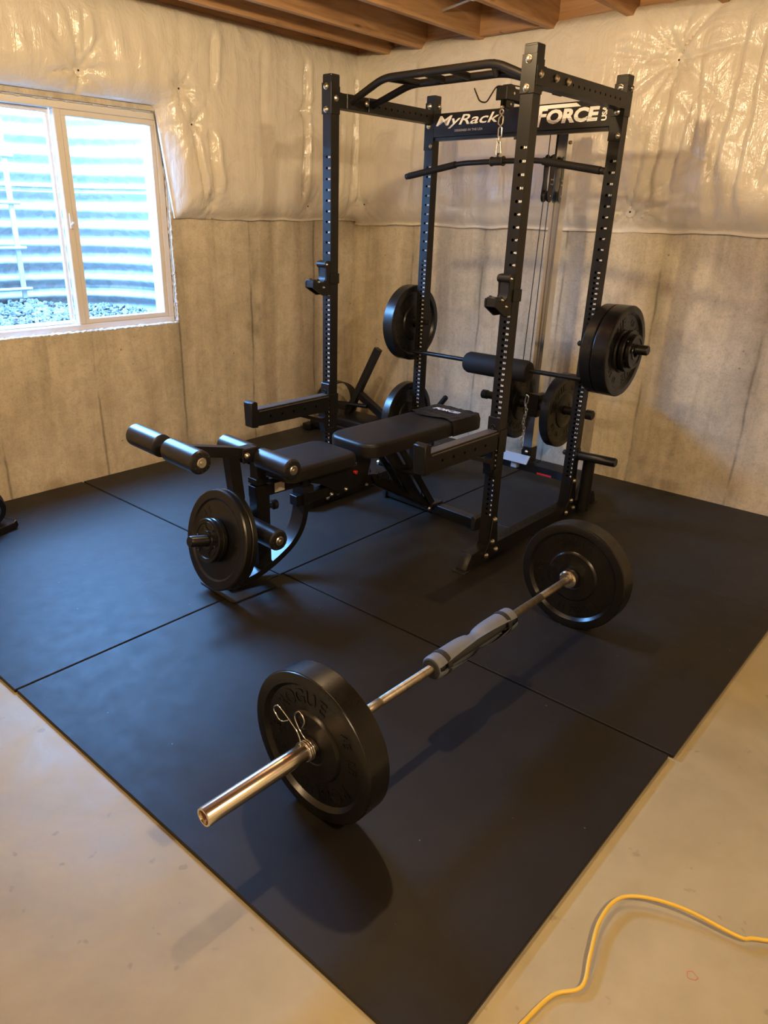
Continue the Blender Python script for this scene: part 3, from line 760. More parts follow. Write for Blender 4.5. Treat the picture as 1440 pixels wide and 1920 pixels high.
for s_ in (-1, 1):
    MB().tube(smooth_path([(s_*.26, 0, -.0075), (s_*.30, 0, -.0135), (s_*.578-(.020 if s_ > 0 else 0), 0, -.0540)], .03), .0165, 16).build('rubber_grip', M_FOAM, lb, 50)
    MB().cyl((s_*.578-(.020 if s_ > 0 else 0), 0, -.0540), (s_*.600-(.020 if s_ > 0 else 0), 0, -.0572), .0150, 16, bev=.003).build('end_cap', M_UHM, lb)
mb = MB(); mb.cyl((-.030, 0, 0), (.030, 0, 0), .0190, 20, bev=.002); mb.cyl((-.038, 0, 0), (-.03, 0, 0), .022, 20, bev=.002); mb.cyl((.03, 0, 0), (.038, 0, 0), .022, 20, bev=.002); mb.b2((-.006, -.004, .015), (.006, .004, .036), bev=.001)
mb.build('swivel', M_UHM, lb)

# ---- knee roller bar between the rear posts
kr = thing('thigh_roller_bar', 'thin black bar across the rear posts with one thick foam roller', 'roller bar', tuple(Mr @ V((0, YR-.03, .785))), RKR)
mb = MB(); mb.cyl((XL+.01, 0, 0), (W_-.01, 0, 0), .0125, 16); mb.build('bar', M_POW2, kr)
MB().lathe([(.030, 0), (.052, .006), (.060, .025), (.060, .395), (.052, .414), (.030, .42)], (-.675, 0, -.008), (1, 0, 0), 32).build('foam_pad', M_FOAM, kr, 50)

# ---- chain at the low pulley
lc = thing('low_row_chain', 'thin zinc chain hanging beside the plates at the lat tower', 'chain', tuple(Mr @ V((TX+.045, 1.04, .24))), RKR)
z = .27; k = 0
while z > .02:
    MB().tube(link_pts((.006*math.sin(k), 0, z), .026, .014, (1, 0, 0) if k % 2 else (0, 1, 0), 12), .0024, 6, True).build('link', M_BOLT, lc); z -= .019; k += 1
MB().tube(smooth_path([(-.008, 0, .275), (.010, 0, .30), (.012, 0, .335), (-.004, 0, .345), (-.010, 0, .31), (-.008, 0, .275)], .006), .0032, 8).build('snap_hook', M_BOLT, lc)

# ---- J-cups
jc = empty('j_cup', (0, 0, 0), 0, None, 'barbell holder')
prof = [(0, .165), (-.012, .168), (-.030, .166), (-.036, .155), (-.034, .142), (-.028, .130), (-.026, .085), (-.032, .070), (-.044, .062), (-.060, .060), (-.070, .066), (-.078, .080), (-.088, .083), (-.096, .076), (-.120, .074), (-.123, .062), (-.120, .040), (-.050, 0), (0, 0)]
mb = MB()
for x in (.0, W_-.006): mb.prism(prof, 'x', x-.003, x+.005)
mb.b2((-.004, 0, .055), (0, W_+.006, .105)); mb.b2((W_, 0, .055), (W_+.005, W_+.006, .105), bev=.001)
mb.build('side_plate', M_POW, jc, 30)
mb = MB(); mb.cyl((-.004, -.027, .150), (W_+.002, -.027, .150), .0150, 20)
mb.sweep(smooth_path([(W_/2, -.024, .140), (W_/2, -.024, .080), (W_/2, -.042, .059), (W_/2, -.066, .062)], .02), (1, 0, 0), W_-.014, .008)
mb.b2((.004, -.121, .040), (W_-.006, -.086, .080), bev=.003); mb.b2((.004, -.01, .0), (W_-.006, 0, .16))
mb.build('liner', M_UHM, jc, 40)
b = Multi()
for yy, zz in ((-.030, .150), (-.085, .068), (-.050, .040)): bolt(b, (W_+.0, yy, zz), (1, 0, 0), .0052)
b.build('bolt', M_BOLT, jc)
j2 = copy_tree(jc)
jc.location = Mr @ V((0, -.001, 1.163)); jc.rotation_euler = (0, 0, RKR)
j2.location = Mr @ V((XL, -.001, 1.160)); j2.rotation_euler = (0, 0, RKR)
for o_, l_ in ((jc, 'black J-shaped barbell hook on the rack post nearest the camera'), (j2, 'black J-shaped barbell hook on the front left rack post')): tag(o_, l_, None, 'barbell hooks on the rack')

# ---- spotter arms
sa = empty('spotter_arm', (0, 0, 0), 0, None, 'spotter arm')
mb = MB(); tubebox(mb, (W_/2+.0, -.004, .040), (W_/2, -.515, .046), W_, .078, (0, 0, 1), {'+s': [.10, .18, .26, .34, .42], '-s': [.10, .18, .26, .34, .42]}, .0065)
mb.build('arm_tube', M_POW, sa, 30)
mb = MB(); mb.b2((.004, -.500, .086), (W_-.004, -.01, .092), bev=.0015); mb.b2((W_-.004, -.50, .078), (W_+.004, -.01, .084), bev=.001); mb.build('liner', M_STRIP, sa, 30)
MB().prism([(-.508, .0), (-.545, .004), (-.550, .128), (-.528, .136), (-.508, .128)], 'x', -.003, W_+.003, bev=.003).build('end_stop', M_POW, sa)
mb = MB(); mb.b2((-.004, -.010, .060), (W_+.004, 0, .150), bev=.003); mb.b2((-.005, 0, -.02), (-.001, W_+.004, .09)); mb.b2((W_+.001, 0, -.02), (W_+.005, W_+.004, .09), bev=.001)
mb.b2((-.005, W_+.001, -.02), (W_+.005, W_+.005, .09))
mb.prism([(0, .005), (0, -.115), (-.022, -.115), (-.040, -.060), (-.22, .004), (-.17, .004), (-.055, -.035), (-.028, -.035), (-.028, .003)], 'x', .008, W_-.008)
mb.b2((-.005, -.016, -.125), (W_+.004, W_*.6, -.095), bev=.002)
mb.build('bracket', M_POW, sa, 30)
b = MB(); b.tube([(W_/2+.010*math.cos(t), -.012, .105+.010*math.sin(t)) for t in [2*PI*k/14 for k in range(14)]], .0022, 6, True); b.cyl((W_/2, -.01, .105), (W_/2, -.014, .105), .006, 10); b.build('pull_pin', M_POW2, sa)
s2 = copy_tree(sa)
sa.location = Mr @ V((0, -.001, .568)); sa.rotation_euler = (0, 0, RKR)
s2.location = Mr @ V((XL, -.001, .548)); s2.rotation_euler = (0, 0, RKR)
for o_, l_ in ((sa, 'black spotter arm on the rack post nearest the camera, beside the bench headrest'), (s2, 'black spotter arm on the front left rack post, nearer the window wall')): tag(o_, l_, None, 'spotter arms on the rack')

# ------------------------------------------------------------------ plates
def ring_text(mb, body, r, size, a0, step, y, ext=.0012, out=-1):
    for k, chh in enumerate(body):
        vs, fs = text_geo(chh, size, .015, 0, ext, 'CENTER'); a = a0-step*(k-(len(body)-1)/2)
        c, s_ = math.cos(a), math.sin(a)
        P = []
        for (x, yy, z) in vs:
            lx, lz = x, yy-size*.35
            X = c*(r+lz)+s_*lx; Z = s_*(r+lz)-c*lx
            P.append((X if out < 0 else -X, y+out*z, Z))
        mb.mesh(P, fs)
def bumper(name, D, T, m=None, txt='ROGUE', sub='45 LB'):
    """disc with its axis along local Y, centred at the origin of thickness T"""
    root = empty(name); Rr = D/2; h = T/2
    def half(s_):
        return [(.0265, s_*h*.80), (.050, s_*h*.80), (.053, s_*h*.86), (Rr*.44, s_*h*.86), (Rr*.455, s_*h*.80), (Rr*.475, s_*h*.66), (Rr*.80, s_*h*.66), (Rr*.83, s_*h*.84), (Rr*.85, s_*h*.98), (Rr*.972, s_*h), (Rr*.986, s_*h*.97), (Rr*.990, s_*h*.90), (Rr, s_*h*.86)]
    prof = half(-1)+half(1)[::-1]
    mb = MB(); mb.lathe(prof, (0, 0, 0), (0, 1, 0), 72, cap=False)
    mb.build('rubber_disc', m or M_RUB, root, 28)
    t = MB()
    for out in (-1, 1):
        if txt:
            yy = out*h*.66
            ring_text(t, txt, Rr*.66, Rr*.27, PI/2, .30, yy, .0022, out); ring_text(t, txt, Rr*.66, Rr*.27, -PI/2, .30, yy, .0022, out)
            ring_text(t, sub, Rr*.66, Rr*.18, PI, .17, yy, .0018, out); ring_text(t, sub, Rr*.66, Rr*.18, 0, .17, yy, .0018, out)
    if txt: t.build('raised_lettering', m or M_RUB, root, 0)
    MB().lathe([(.0258, -h*.84), (.0330, -h*.84), (.0330, h*.84), (.0258, h*.84), (.0258, -h*.84)], (0, 0, 0), (0, 1, 0), 32, cap=False).build('steel_hub', M_IRN, root, 30)
    return root
def place(root, c, rot, label, group=None, cat='weight plate'):
    root.location = c; root.rotation_euler = rot; tag(root, label, cat, group)
XR = (0, 0, -PI/2)
P83 = bumper('bumper_plate', .446, .078)
# ---- barbell: runs along a line from tip to far end
BA = V((2.955, -3.733, .223)); BB = V((2.996, -1.97, .223))
bd = (BB-BA).normalized(); brz = math.atan2(-bd.x, bd.y)
bar = empty('barbell', BA, brz, 'long steel barbell lying loaded on the mats, bright sleeve toward the camera', 'barbell')
L1 = .425; L2 = L1+1.315; L3 = L2+.425
mb = MB(); mb.lathe([(.019, .0), (.021, .0), (.0235, .0), (.0250, .003), (.0250, L1)], (0, 0, 0), (0, 1, 0), 40, cap=False)
mb.lathe([(.0005, .008), (.019, .008), (.021, .0)], (0, 0, 0), (0, 1, 0), 40, cap=False)
sl = mb.build('sleeve', M_SLV, bar, 40, 'bright polished sleeve')
MB().lathe([(.001, .006), (.0175, .006)], (0, .001, 0), (0, 1, 0), 30, cap=False).build('end_cap', mat('dark_brass_cap', (.16, .05, .03), .4, .6, nodes=speck(.05, 60)), sl)
MB().lathe([(.025, L2+.03), (.025, L3)], (0, 0, 0), (0, 1, 0), 32).build('sleeve', M_SLV, bar, 40)
for y0, y1 in ((L1, L1+.030), (L2, L2+.030)):
    MB().lathe([(.016, y0-.001), (.030, y0-.001), (.0365, y0+.004), (.0365, y1-.002), (.035, y1), (.016, y1)], (0, 0, 0), (0, 1, 0), 36, cap=False).build('collar', M_SLV, bar, 35)
MB().lathe([(.0142, L1+.02), (.0142, L1+.14), (.0134, L1+.141), (.0134, L1+.149), (.0142, L1+.150), (.0142, L1+.196), (.0134, L1+.197), (.0134, L1+.205), (.0142, L1+.206), (.0142, L2-.206), (.0134, L2-.205), (.0134, L2-.197), (.0142, L2-.196), (.0142, L2+.01)], (0, 0, 0), (0, 1, 0), 28, cap=False).build('shaft', M_BAR, bar, 40, 'knurled worn steel shaft')
Mb = Matrix.Translation(BA) @ Matrix.Rotation(brz, 4, 'Z')
place(P83, Mb @ V((0, .380, 0)), (0, -.35, brz), 'near bumper plate on the floor barbell, with the spring clip in front of it', 'bumper plates on the floor barbell')
q = copy_tree(P83); place(q, Mb @ V((0, L2+.071, 0)), (0, -.25, brz), 'far bumper plate on the floor barbell, nearest the rack foot', 'bumper plates on the floor barbell')
# spring clip
sc = empty('spring_clip', Mb @ V((0, .329, 0)), brz, 'chrome wire spring clip on the barbell sleeve by the near plate', 'barbell clip')
sc.rotation_euler = (0, .0, brz)
P = []
for k in range(0, 61):
    t = 2*PI*k/20 + PI*.62; P.append(V((.0278*math.cos(t), -.0105+.0068*k/20, .0278*math.sin(t))))
a, b = P[0], P[-1]
h1 = [V((x, -.012, z)) for x, z in ((-.052, .078), (-.078, .059), (-.093, .059), (-.115, .079), (-.110, .094), (-.094, .105), (-.056, .085), (-.020, .060), (-.008, .040))]
h2 = [V((x, .012, z)) for x, z in ((-.026, .032), (-.041, .045), (-.057, .071), (-.053, .088), (-.036, .104), (-.019, .087), (-.017, .076), (-.028, .052))]
mb = MB(); mb.tube(smooth_path(h1+[a], .008, 3)[:-1]+P+smooth_path([b]+h2, .008, 3)[1:], .0022, 8)
mb.build('wire_coil', M_CHR, sc, 50)
# squat pad on the bar
sp = empty('squat_pad', Mb @ V((0, .865, 0)), brz, 'grey foam squat pad strapped round the middle of the barbell', 'bar pad')
mb = MB()
def pad_r(y):
    n = .462; t = y/n
    return .040 - .0085*math.exp(-((t-.5)/.10)**2) - .004*(1 if .44 < t < .56 else 0)
NY = 46; NA = 40; gap = .30
vs = []; fs = []
for j in range(NY+1):
    y = .462*j/NY; e = min(y, .462-y); rr = pad_r(y)-.010*max(0, 1-e/.014)**2
    sag = 1+.0*y
    for i in range(NA+1):
        a = gap/2+(2*PI-gap)*i/NA + .30
        mid = math.sin(PI*j/NY)
        g = .34*mid*math.exp(-min(i, NA-i)/4)
        a2 = a + (g if i < NA/2 else -g)
        r2 = rr+.008*mid*math.exp(-min(i, NA-i)/3)
        vs.append((r2*math.cos(a2), y, r2*math.sin(a2)))
for j in range(NY):
    for i in range(NA): k = j*(NA+1)+i; fs.append((k, k+1, k+NA+2, k+NA+1))
mb.mesh(vs, fs)
# inner skin and ends
mb.lathe([(.015, .0), (.030, 0), (.036, .006)], (0, 0, 0), (0, 1, 0), 36, cap=False); mb.lathe([(.036, .456), (.030, .462), (.015, .462)], (0, 0, 0), (0, 1, 0), 36, cap=False)
mb.build('foam_sleeve', M_GREY, sp, 50)
MB().lathe([(.015, -.0006), (.0305, -.0006), (.0345, .003)], (0, 0, 0), (0, 1, 0), 36, cap=False).build('foam_end', M_DARK, sp, 40, 'dark foam end')
MB().cyl((0, .004, 0), (0, .458, 0), .026, 24).build('foam_core', M_DARK, sp, 50)
for y in (.052, .40):
    MB().lathe([(pad_r(y)-.002, y-.010), (pad_r(y)+.0025, y-.010), (pad_r(y)+.0025, y+.010), (pad_r(y)-.002, y+.010)], (0, 0, 0), (0, 1, 0), 40, cap=False).build('strap', M_FAB, sp, 40, 'black strap')

# ---- plates on the rack
P55 = bumper('bumper_plate', .444, .056)
mr = lambda x, y, z: Mr @ V((x, y, z))
PY = YR+.028
rr_ = (0, .5, RKR-PI/2)
q = copy_tree(P83); place(q, mr(W_+.139, PY, .955-.012), (0, .9, RKR-PI/2), 'outer thick bumper plate on the upper right rear rack peg', 'plates stored on the rack')
place(P55, mr(W_+.068, PY, .955-.012), rr_, 'inner bumper plate on the upper right rear rack peg, closest to the post', 'plates stored on the rack')
q = copy_tree(P83); place(q, mr(XL-.062, PY, .955-.012), (0, 2.1, RKR-PI/2), 'bumper plate on the upper left rear rack peg, above the other left one', 'plates stored on the rack')
q = copy_tree(P55); place(q, mr(XL-.062, PY, .365-.012), (0, 1.1, RKR-PI/2), 'bumper plate on the lower left rear rack peg, partly behind the bench', 'plates stored on the rack')
q = copy_tree(P55); place(q, mr(TX+.185, TY, .486), (0, 4, RKR-PI/2), 'bumper plate loaded on the right side of the lat tower carriage', 'plates on the lat tower carriage')
q = copy_tree(P55); place(q, mr(TX-.115, TY, .478), (0, 2.6, RKR-PI/2), 'bumper plate on the left of the lat tower carriage, mostly behind the front right post', 'plates on the lat tower carriage')
# small iron plates
def iron(name, D, T, grips=True, txt='10'):
    root = empty(name); Rr = D/2; h = T/2; mb = MB()
    pr = [(.0258, -h), (.040, -h), (.042, -h*.7), (Rr*.78, -h*.6), (Rr*.82, -h*.95), (Rr*.97, -h), (Rr, -h*.7), (Rr, h*.7), (Rr*.97, h), (Rr*.82, h*.95), (Rr*.78, h*.6), (.042, h*.7), (.040, h), (.0258, h), (.0258, -h)]
    mb.lathe(pr, (0, 0, 0), (0, 1, 0), 56, cap=False)
    mb.build('iron_disc', M_IRN, root, 28)
    if grips:
        g = MB()
        for k in range(3):
            a = PI/2+2*PI*k/3; c = V((math.cos(a)*Rr*.66, 0, math.sin(a)*Rr*.66)); u = V((-math.sin(a), 0, math.cos(a))); w2 = V((math.cos(a), 0, math.sin(a)))
            for yy in (-h*1.0, h*1.0):
                g.tube([c+u*(Rr*.36*math.cos(t))+w2*(Rr*.17*math.sin(t))+V((0, yy, 0)) for t in [2*PI*i/20 for i in range(20)]], .0022, 6, True)
        g.build('grip_rim', M_IRN, root, 40)
    t = MB(); ring_text(t, txt, Rr*.62, Rr*.20, PI/2+PI/3, .28, -h*.62, .0014, -1); ring_text(t, txt, Rr*.62, Rr*.20, PI/2-PI/3, .28, -h*.62, .0014, -1)
    t.build('raised_lettering', M_IRN, root, 0)
    return root
S1 = iron('iron_plate', .205, .026)
place(S1, mr(W_+.193, PY, .955-.006), (0, .4, RKR-PI/2), 'small iron plate against the outer bumper on the upper right peg', 'small iron plates on the upper right peg')
S2 = iron('iron_plate', .165, .022, False, '5')
place(S2, mr(W_+.2185, PY, .955-.006), (0, .4, RKR-PI/2+PI), 'smallest iron plate, outermost on the upper right rack peg', 'small iron plates on the upper right peg')
q = None
# longer peg sleeve for this stack
MB().lathe([(.0245, 0), (.0245, .085), (.021, .09)], (W_+.20, YR+.028, .955+.006), (1, 0, .03), 24).build('plate_peg', M_POW2, rack, 40)

# ------------------------------------------------------------------ bench
bench = empty('adjustable_bench', (1.755, -2.70, 0), math.radians(-4), 'black padded flat bench with foam leg-curl rollers, set inside the rack', 'weight bench')
Bm = Matrix.Translation((1.755, -2.70, 0)) @ Matrix.Rotation(math.radians(-4), 4, 'Z')
def cushion(mb, outline, z0, z1, r=.018, ch=3, M=None):
    """soft slab: outline polygon (x,y), rounded top edge"""
    n = len(outline); cx_ = sum(p[0] for p in outline)/n; cy_ = sum(p[1] for p in outline)/n
    rings = [(0, z0), (0, z1-r)]
    for k in range(1, ch+2): a = PI/2*k/(ch+1); rings.append((r*(1-math.cos(a)), z1-r+r*math.sin(a)))
    rings.append((r*2.4, z1+.003)); vs = []; fs = []
    def inset(p, d):
        v = V((p[0]-cx_, p[1]-cy_)); L = v.length
        return (p[0]-math.copysign(min(d, abs(p[0]-cx_)*.8), p[0]-cx_)*min(1, abs(v.x)/L*1.6), p[1]-math.copysign(min(d, abs(p[1]-cy_)*.8), p[1]-cy_)*min(1, abs(v.y)/L*1.6))
    for d, z in rings:
        for p in outline: q = inset(p, d); vs.append((q[0], q[1], z))
    m_ = len(rings)
    for j in range(m_-1):
        for i in range(n): k = (i+1) % n; fs.append((j*n+i, j*n+k, (j+1)*n+k, (j+1)*n+i))
    fs.append(tuple(range(n))[::-1]); fs.append(tuple((m_-1)*n+i for i in range(n)))
    return mb.mesh(vs, fs, M)
def rrect(x0, x1, y0, y1, r, n=6, r2=None):
    out = []; r2 = r if r2 is None else r2
    for cx_, cy_, a0, q in ((x1-r2, y1-r2, 0, r2), (x0+r2, y1-r2, PI/2, r2), (x0+r, y0+r, PI, r), (x1-r, y0+r, 1.5*PI, r)):
        for k in range(n+1): a = a0+PI/2*k/n; out.append((cx_+q*math.cos(a), cy_+q*math.sin(a)))
    return out
mb = MB(); cushion(mb, rrect(-.148, .150, .225, .640, .07, 8, .05), .478, .535); mb.build('seat_pad', M_VIN, bench, 50)
Mt = Matrix.Translation((0, .70, .0)) @ Matrix.Rotation(math.radians(.6), 4, 'X') @ Matrix.Translation((0, -.70, 0))
mb = MB(); cushion(mb, rrect(-.158, .158, .700, 1.545, .085, 8, .04), .487, .553, M=Mt); mb.build('back_pad', M_VIN, bench, 50)
mb = MB(); mb.prism(rrect(-.13, .13, .73, 1.52, .07, 6, .03), 'z', .474, .486, M=Mt); mb.prism(rrect(-.13, .13, .235, .65, .05, 6, .02), 'z', .466, .477); mb.build('pad_board', M_FAB, bench, 30)
# head cover
mb = MB(); vs = []; fs = []
NX, NYc = 24, 26
sect = [(-.163, .484), (-.164, .535)] + [(-.150+.300*k/NX, .5625) for k in range(NX+1)] + [(.164, .535), (.163, .484)]
for j in range(NYc+1):
    y = 1.315+.240*j/NYc
    for i, (x, z) in enumerate(sect):
        w_ = .0035*noise.noise(V((x*22, y*26, 2))); yy = y
        if j == 0: yy = y+.045*noise.noise(V((x*9, 3.3, 1)))+.018*math.sin(x*26)
        k = 1-.10*max(0, (y-1.50)/.055)**2
        vs.append((x*k, yy, z+(w_+.004*noise.noise(V((x*50, y*12, 7))) if .5 < z else 0)))
n = len(sect)
for j in range(NYc):
    for i in range(n-1): fs.append((j*n+i, j*n+i+1, (j+1)*n+i+1, (j+1)*n+i))
fs.append(tuple(NYc*n+i for i in range(n)))
mb.mesh(vs, fs, Mt); hc = mb.build('head_cover', M_VIN, bench, 50)
t = MB(); fit_text(t, 'FORCE', (.105, 1.435, .5685), (-1, -.16, 0), (.16, -1, 0), .001, .001); t.bm.free()
t = MB(); fit_text(t, 'FORCE', (-.085, 1.425, .5675), (1, .04, 0), (-.04, 1, 0), .165, .036, .04, .2, .002); fit_text(t, 'USA', (.085, 1.432, .5675), (0, 1, 0), (-1, 0, 0), .034, .012, .03, 0, .002)
o = t.build('lettering', M_WHT, hc, 0, 'white maker lettering'); o.data.transform(Mt)
# frame
FR_ = MB()
FR_.b2((-.026, .13, .395), (.026, .72, .450), bev=.002)                     # top beam
FR_.b2((-.026, .36, .300), (.026, .78, .350), bev=.002)                     # lower rail
FR_.sweep([(0, .70, .345), (0, .86, .322), (0, 1.345, .050)], (1, 0, 0), .052, .052)     # sloping spine
fr = FR_.build('main_frame', M_POW2, bench, 30)
t = MB(); t.b2((.0262, .235, .402), (.0268, .290, .445)); t.build('warning_label', M_LBL, fr, 0, 'small silver warning label')
mb = MB()
for x in (-.034, .030):
    mb.prism([(.42, .455), (.80, .480), (.83, .43), (.80, .33), (.70, .30), (.60, .32), (.50, .38), (.44, .40)], 'x', x, x+.004)
mb.build('hinge_plate', M_POW2, fr, 30)
b = Multi()
for yy, zz, r in ((.60, .445, .0085), (.69, .452, .0085), (.565, .315, .009), (.66, .318, .009), (.80, .31, .007), (.47, .455, .006), (.395, .385, .007)): bolt(b, (.034, yy, zz), (1, 0, 0), r)
b.build('bolt', M_BOLT, fr)
MB().cyl((.034, .715, .395), (.052, .715, .395), .0095, 14, bev=.002).build('release_knob', M_RED, fr, 40, 'red release button')
# notched ladder on the spine
mb = MB()
for x in (-.034, .030):
    pts = [(.84, .345)]
    for k in range(5):
        y0 = .885+.085*k; z0 = .318-.0475*k
        pts += [(y0, z0+.006), (y0+.004, z0+.040), (y0+.012, z0+.016), (y0+.030, z0-.010), (y0+.05, z0-.014)]
    pts += [(1.31, .085), (1.31, .055), (.86, .300)]
    mb.prism(pts, 'x', x, x+.004)
mb.build('notched_ladder', M_POW2, bench, 30)
# back support struts and cross handle
for x in (-.047, .047):
    MB().sweep([(x, 1.015, .475), (x, 1.305, .085)], (1, 0, 0), .012, .034).build('support_strut', M_POW2, bench, 30)
for x in (-.10, .10):
    MB().sweep([(x*.36, .915, .475), (x*.36, 1.135, .185)], (1, 0, 0), .010, .030).build('support_strut', M_POW2, bench, 30)
MB().b2((-.06, .78, .455), (.06, 1.45, .474), bev=.003).build('back_frame', M_POW2, bench)
mb = MB(); mb.cyl((-.085, 1.02, .346), (.150, 1.02, .352), .0145, 18); mb.build('cross_handle', M_FOAM, bench, 40)
MB().cyl((-.102, 1.02, .3455), (-.085, 1.02, .346), .015, 18, bev=.003).build('handle_cap', M_CHR, bench, 40, 'bright metal end cap')
# rear crossfoot
mb = MB(); mb.b2((-.335, 1.335, .012), (.315, 1.392, .064), bev=.003); mb.b2((-.05, 1.30, .055), (.05, 1.40, .075), bev=.002); rf = mb.build('rear_foot', M_POW2, bench)
for s_ in (-1, 1):
    c = -.010+s_*.330; MB().prism([(c-.012, 0), (c+.012, 0), (c+.018, .075), (c-.004, .085), (c-.016, .07)], 'y', 1.325, 1.40, bev=.003).build('end_cap', M_UHM, rf)
b = Multi(); bolt(b, (-.02, 1.334, .040), (0, -1, 0), .010); bolt(b, (.034, 1.30, .050), (1, 0, 0), .010); bolt(b, (.050, 1.36, .040), (1, 0, 0), .010); b.build('bolt', M_BOLT, rf)
# front post, base plate, curved leg
mb = MB(); mb.b2((-.030, .135, .045), (.030, .205, .450), bev=.003); mb.b2((-.025, .140, .450), (.025, .195, .560), bev=.003); mb.b2((-.031, .133, .458), (.031, .203, .485), bev=.002)
mb.build('front_post', M_POW2, bench)
MB().prism(rrect(-.135, .135, -.085, .155, .02, 4), 'z', 0.0, .007, bev=.002).build('base_plate', M_POW2, bench, 30)
arc = [(0, .395, .455), (0, .405, .36), (0, .405, .27), (0, .380, .19), (0, .325, .125), (0, .235, .075), (0, .13, .035), (0, -.03, .010)]
MB().sweep(smooth_path(arc, .06, 6), (1, 0, 0), .080, .030).build('curved_leg', M_POW2, bench, 30)
mb = MB(); mb.b2((-.05, .385, .365), (.05, .445, .395), bev=.003); mb.cyl((0, .205, .335), (0, .245, .335), .012, 12); mb.lathe([(.014, 0), (.024, .006), (.024, .022), (.016, .030)], (0, .235, .335), (0, 1, 0), 20)
mb.build('adjusting_knob', M_UHM, bench, 35)
# leg developer arm
PV = (0, .092, .600)
mb = MB(); mb.sweep([(0, .085, .610), (0, .02, .628), (0, -.26, .692)], (1, 0, 0), .044, .044)
mb.sweep([(0, .030, .612), (0, .050, .42), (0, .010, .246)], (1, 0, 0), .048, .052)
mb.b2((-.030, .070, .570), (.030, .150, .632), bev=.004)
la_ = mb.build('leg_arm', M_POW2, bench, 30)
b = Multi(); bolt(b, (.030, .092, .602), (1, 0, 0), .0125); b.build('bolt', M_BOLT, la_)
MB().lathe([(.030, 0), (.030, .012), (.0245, .014), (.0245, .20), (.0215, .205)], (0, .005, .235), (0, -1, .23), 24).build('plate_peg', M_POW2, la_, 40)
def roller(y, z, name='foam_roller', half=.245):
    r = MB(); r.cyl((-half+.01, y, z), (half-.01, y, z), .012, 14); r_ = r.build('roller_axle', M_CHR, bench, 40)
    for s_ in (-1, 1):
        x0 = s_*.030; MB().lathe([(.038, 0), (.0455, .004), (.0455, half-.038), (.040, half-.032)], (x0, y, z), (s_, 0, 0), 32).build(name, M_ROLL, bench, 40)
        e = MB(); e.lathe([(.040, 0), (.0405, .005), (.030, .008), (.018, .008)], (x0+s_*(half-.034), y, z), (s_, 0, 0), 32)
        for k in range(12):
            a = 2*PI*k/12; e.box((x0+s_*(half-.026), y+.034*math.cos(a), z+.034*math.sin(a)), (.006, .006, .006), None, .001)
        e.build('roller_end', M_UHM, bench, 30)
        MB().lathe([(.020, 0), (.0205, .005), (.017, .008), (.007, .008), (.006, .013), (.001, .013)], (x0+s_*(half-.030), y, z), (s_, 0, 0), 24).build('roller_cap', M_BOLT, bench, 30, 'steel end cap')
roller(-.262, .700); roller(.165, .578); roller(.085, .285)
# plates on the leg developer
PD = V((0, -1, .23)).normalized()
tilt = math.atan(.23)
I45 = iron('weight_plate', .440, .030, False, '45'); I45b = copy_tree(I45)
base_ = V((0, .005, .235))
def on_peg(root, d, label, group, spin=0.0):
    root.matrix_world = Bm @ Matrix.Translation(base_+PD*d) @ Matrix.Rotation(-tilt, 4, 'X') @ Matrix.Rotation(spin, 4, 'Y')
    root.location = (Bm @ (base_+PD*d)); root.rotation_euler = (Bm.to_3x3() @ Matrix.Rotation(-tilt, 3, 'X') @ Matrix.Rotation(spin, 3, 'Y')).to_euler()
    tag(root, label, 'weight plate', group)
on_peg(I45, .062, 'large thin black plate on the leg-curl peg, in front of its twin', 'large plates on the leg-curl peg', .3)
on_peg(I45b, .030, 'large thin black plate on the leg-curl peg, behind its twin and next to the rollers', 'large plates on the leg-curl peg', .3)
s3 = iron('iron_plate', .190, .022); on_peg(s3, .112, 'outermost small three-grip iron plate on the leg-curl peg', 'small plates on the leg-curl peg', .1)
s4 = copy_tree(s3); on_peg(s4, .089, 'small iron plate between the outermost one and the large plates on the leg-curl peg', 'small plates on the leg-curl peg', .9)

# ------------------------------------------------------------------ back left corner gear
fb = empty('folded_bench', (.36, -.42, 0), 0, 'black steel frame with a slanted upright post standing in the corner', 'exercise frame')
mb = MB(); mb.b2((-.24, -.20, .02), (.30, .10, .085), bev=.01); mb.b2((-.28, -.24, 0), (-.20, .12, .05), bev=.006); mb.b2((.24, -.20, 0), (.32, .12, .05), bev=.006)
mb.build('base_frame', M_POW2, fb)
mb = MB(); cushion(mb, rrect(-.20, .34, -.16, .10, .04), .085, .135, .015); mb.build('lower_pad', M_VIN, fb, 50)
MB().sweep([(-.055, .0, .06), (.222, .06, .648)], (0, 1, 0), .046, .046).build('slanted_post', M_POW2, fb, 30)
MB().sweep([(.06, .03, .30), (.40, .10, .07)], (0, 1, 0), .05, .05).build('brace', M_POW2, fb, 30)
mb = MB(); mb.cyl((-.10, -.02, .205), (.16, .02, .215), .016, 14); mb.b2((-.09, -.06, .17), (.0, .0, .21), bev=.004); mb.build('cross_tube', M_POW2, fb, 30)
MB().cyl((-.06, -.13, .135), (-.06, -.15, .155), .018, 16, bev=.003).build('release_knob', M_RED, fb, 40, 'red knob')
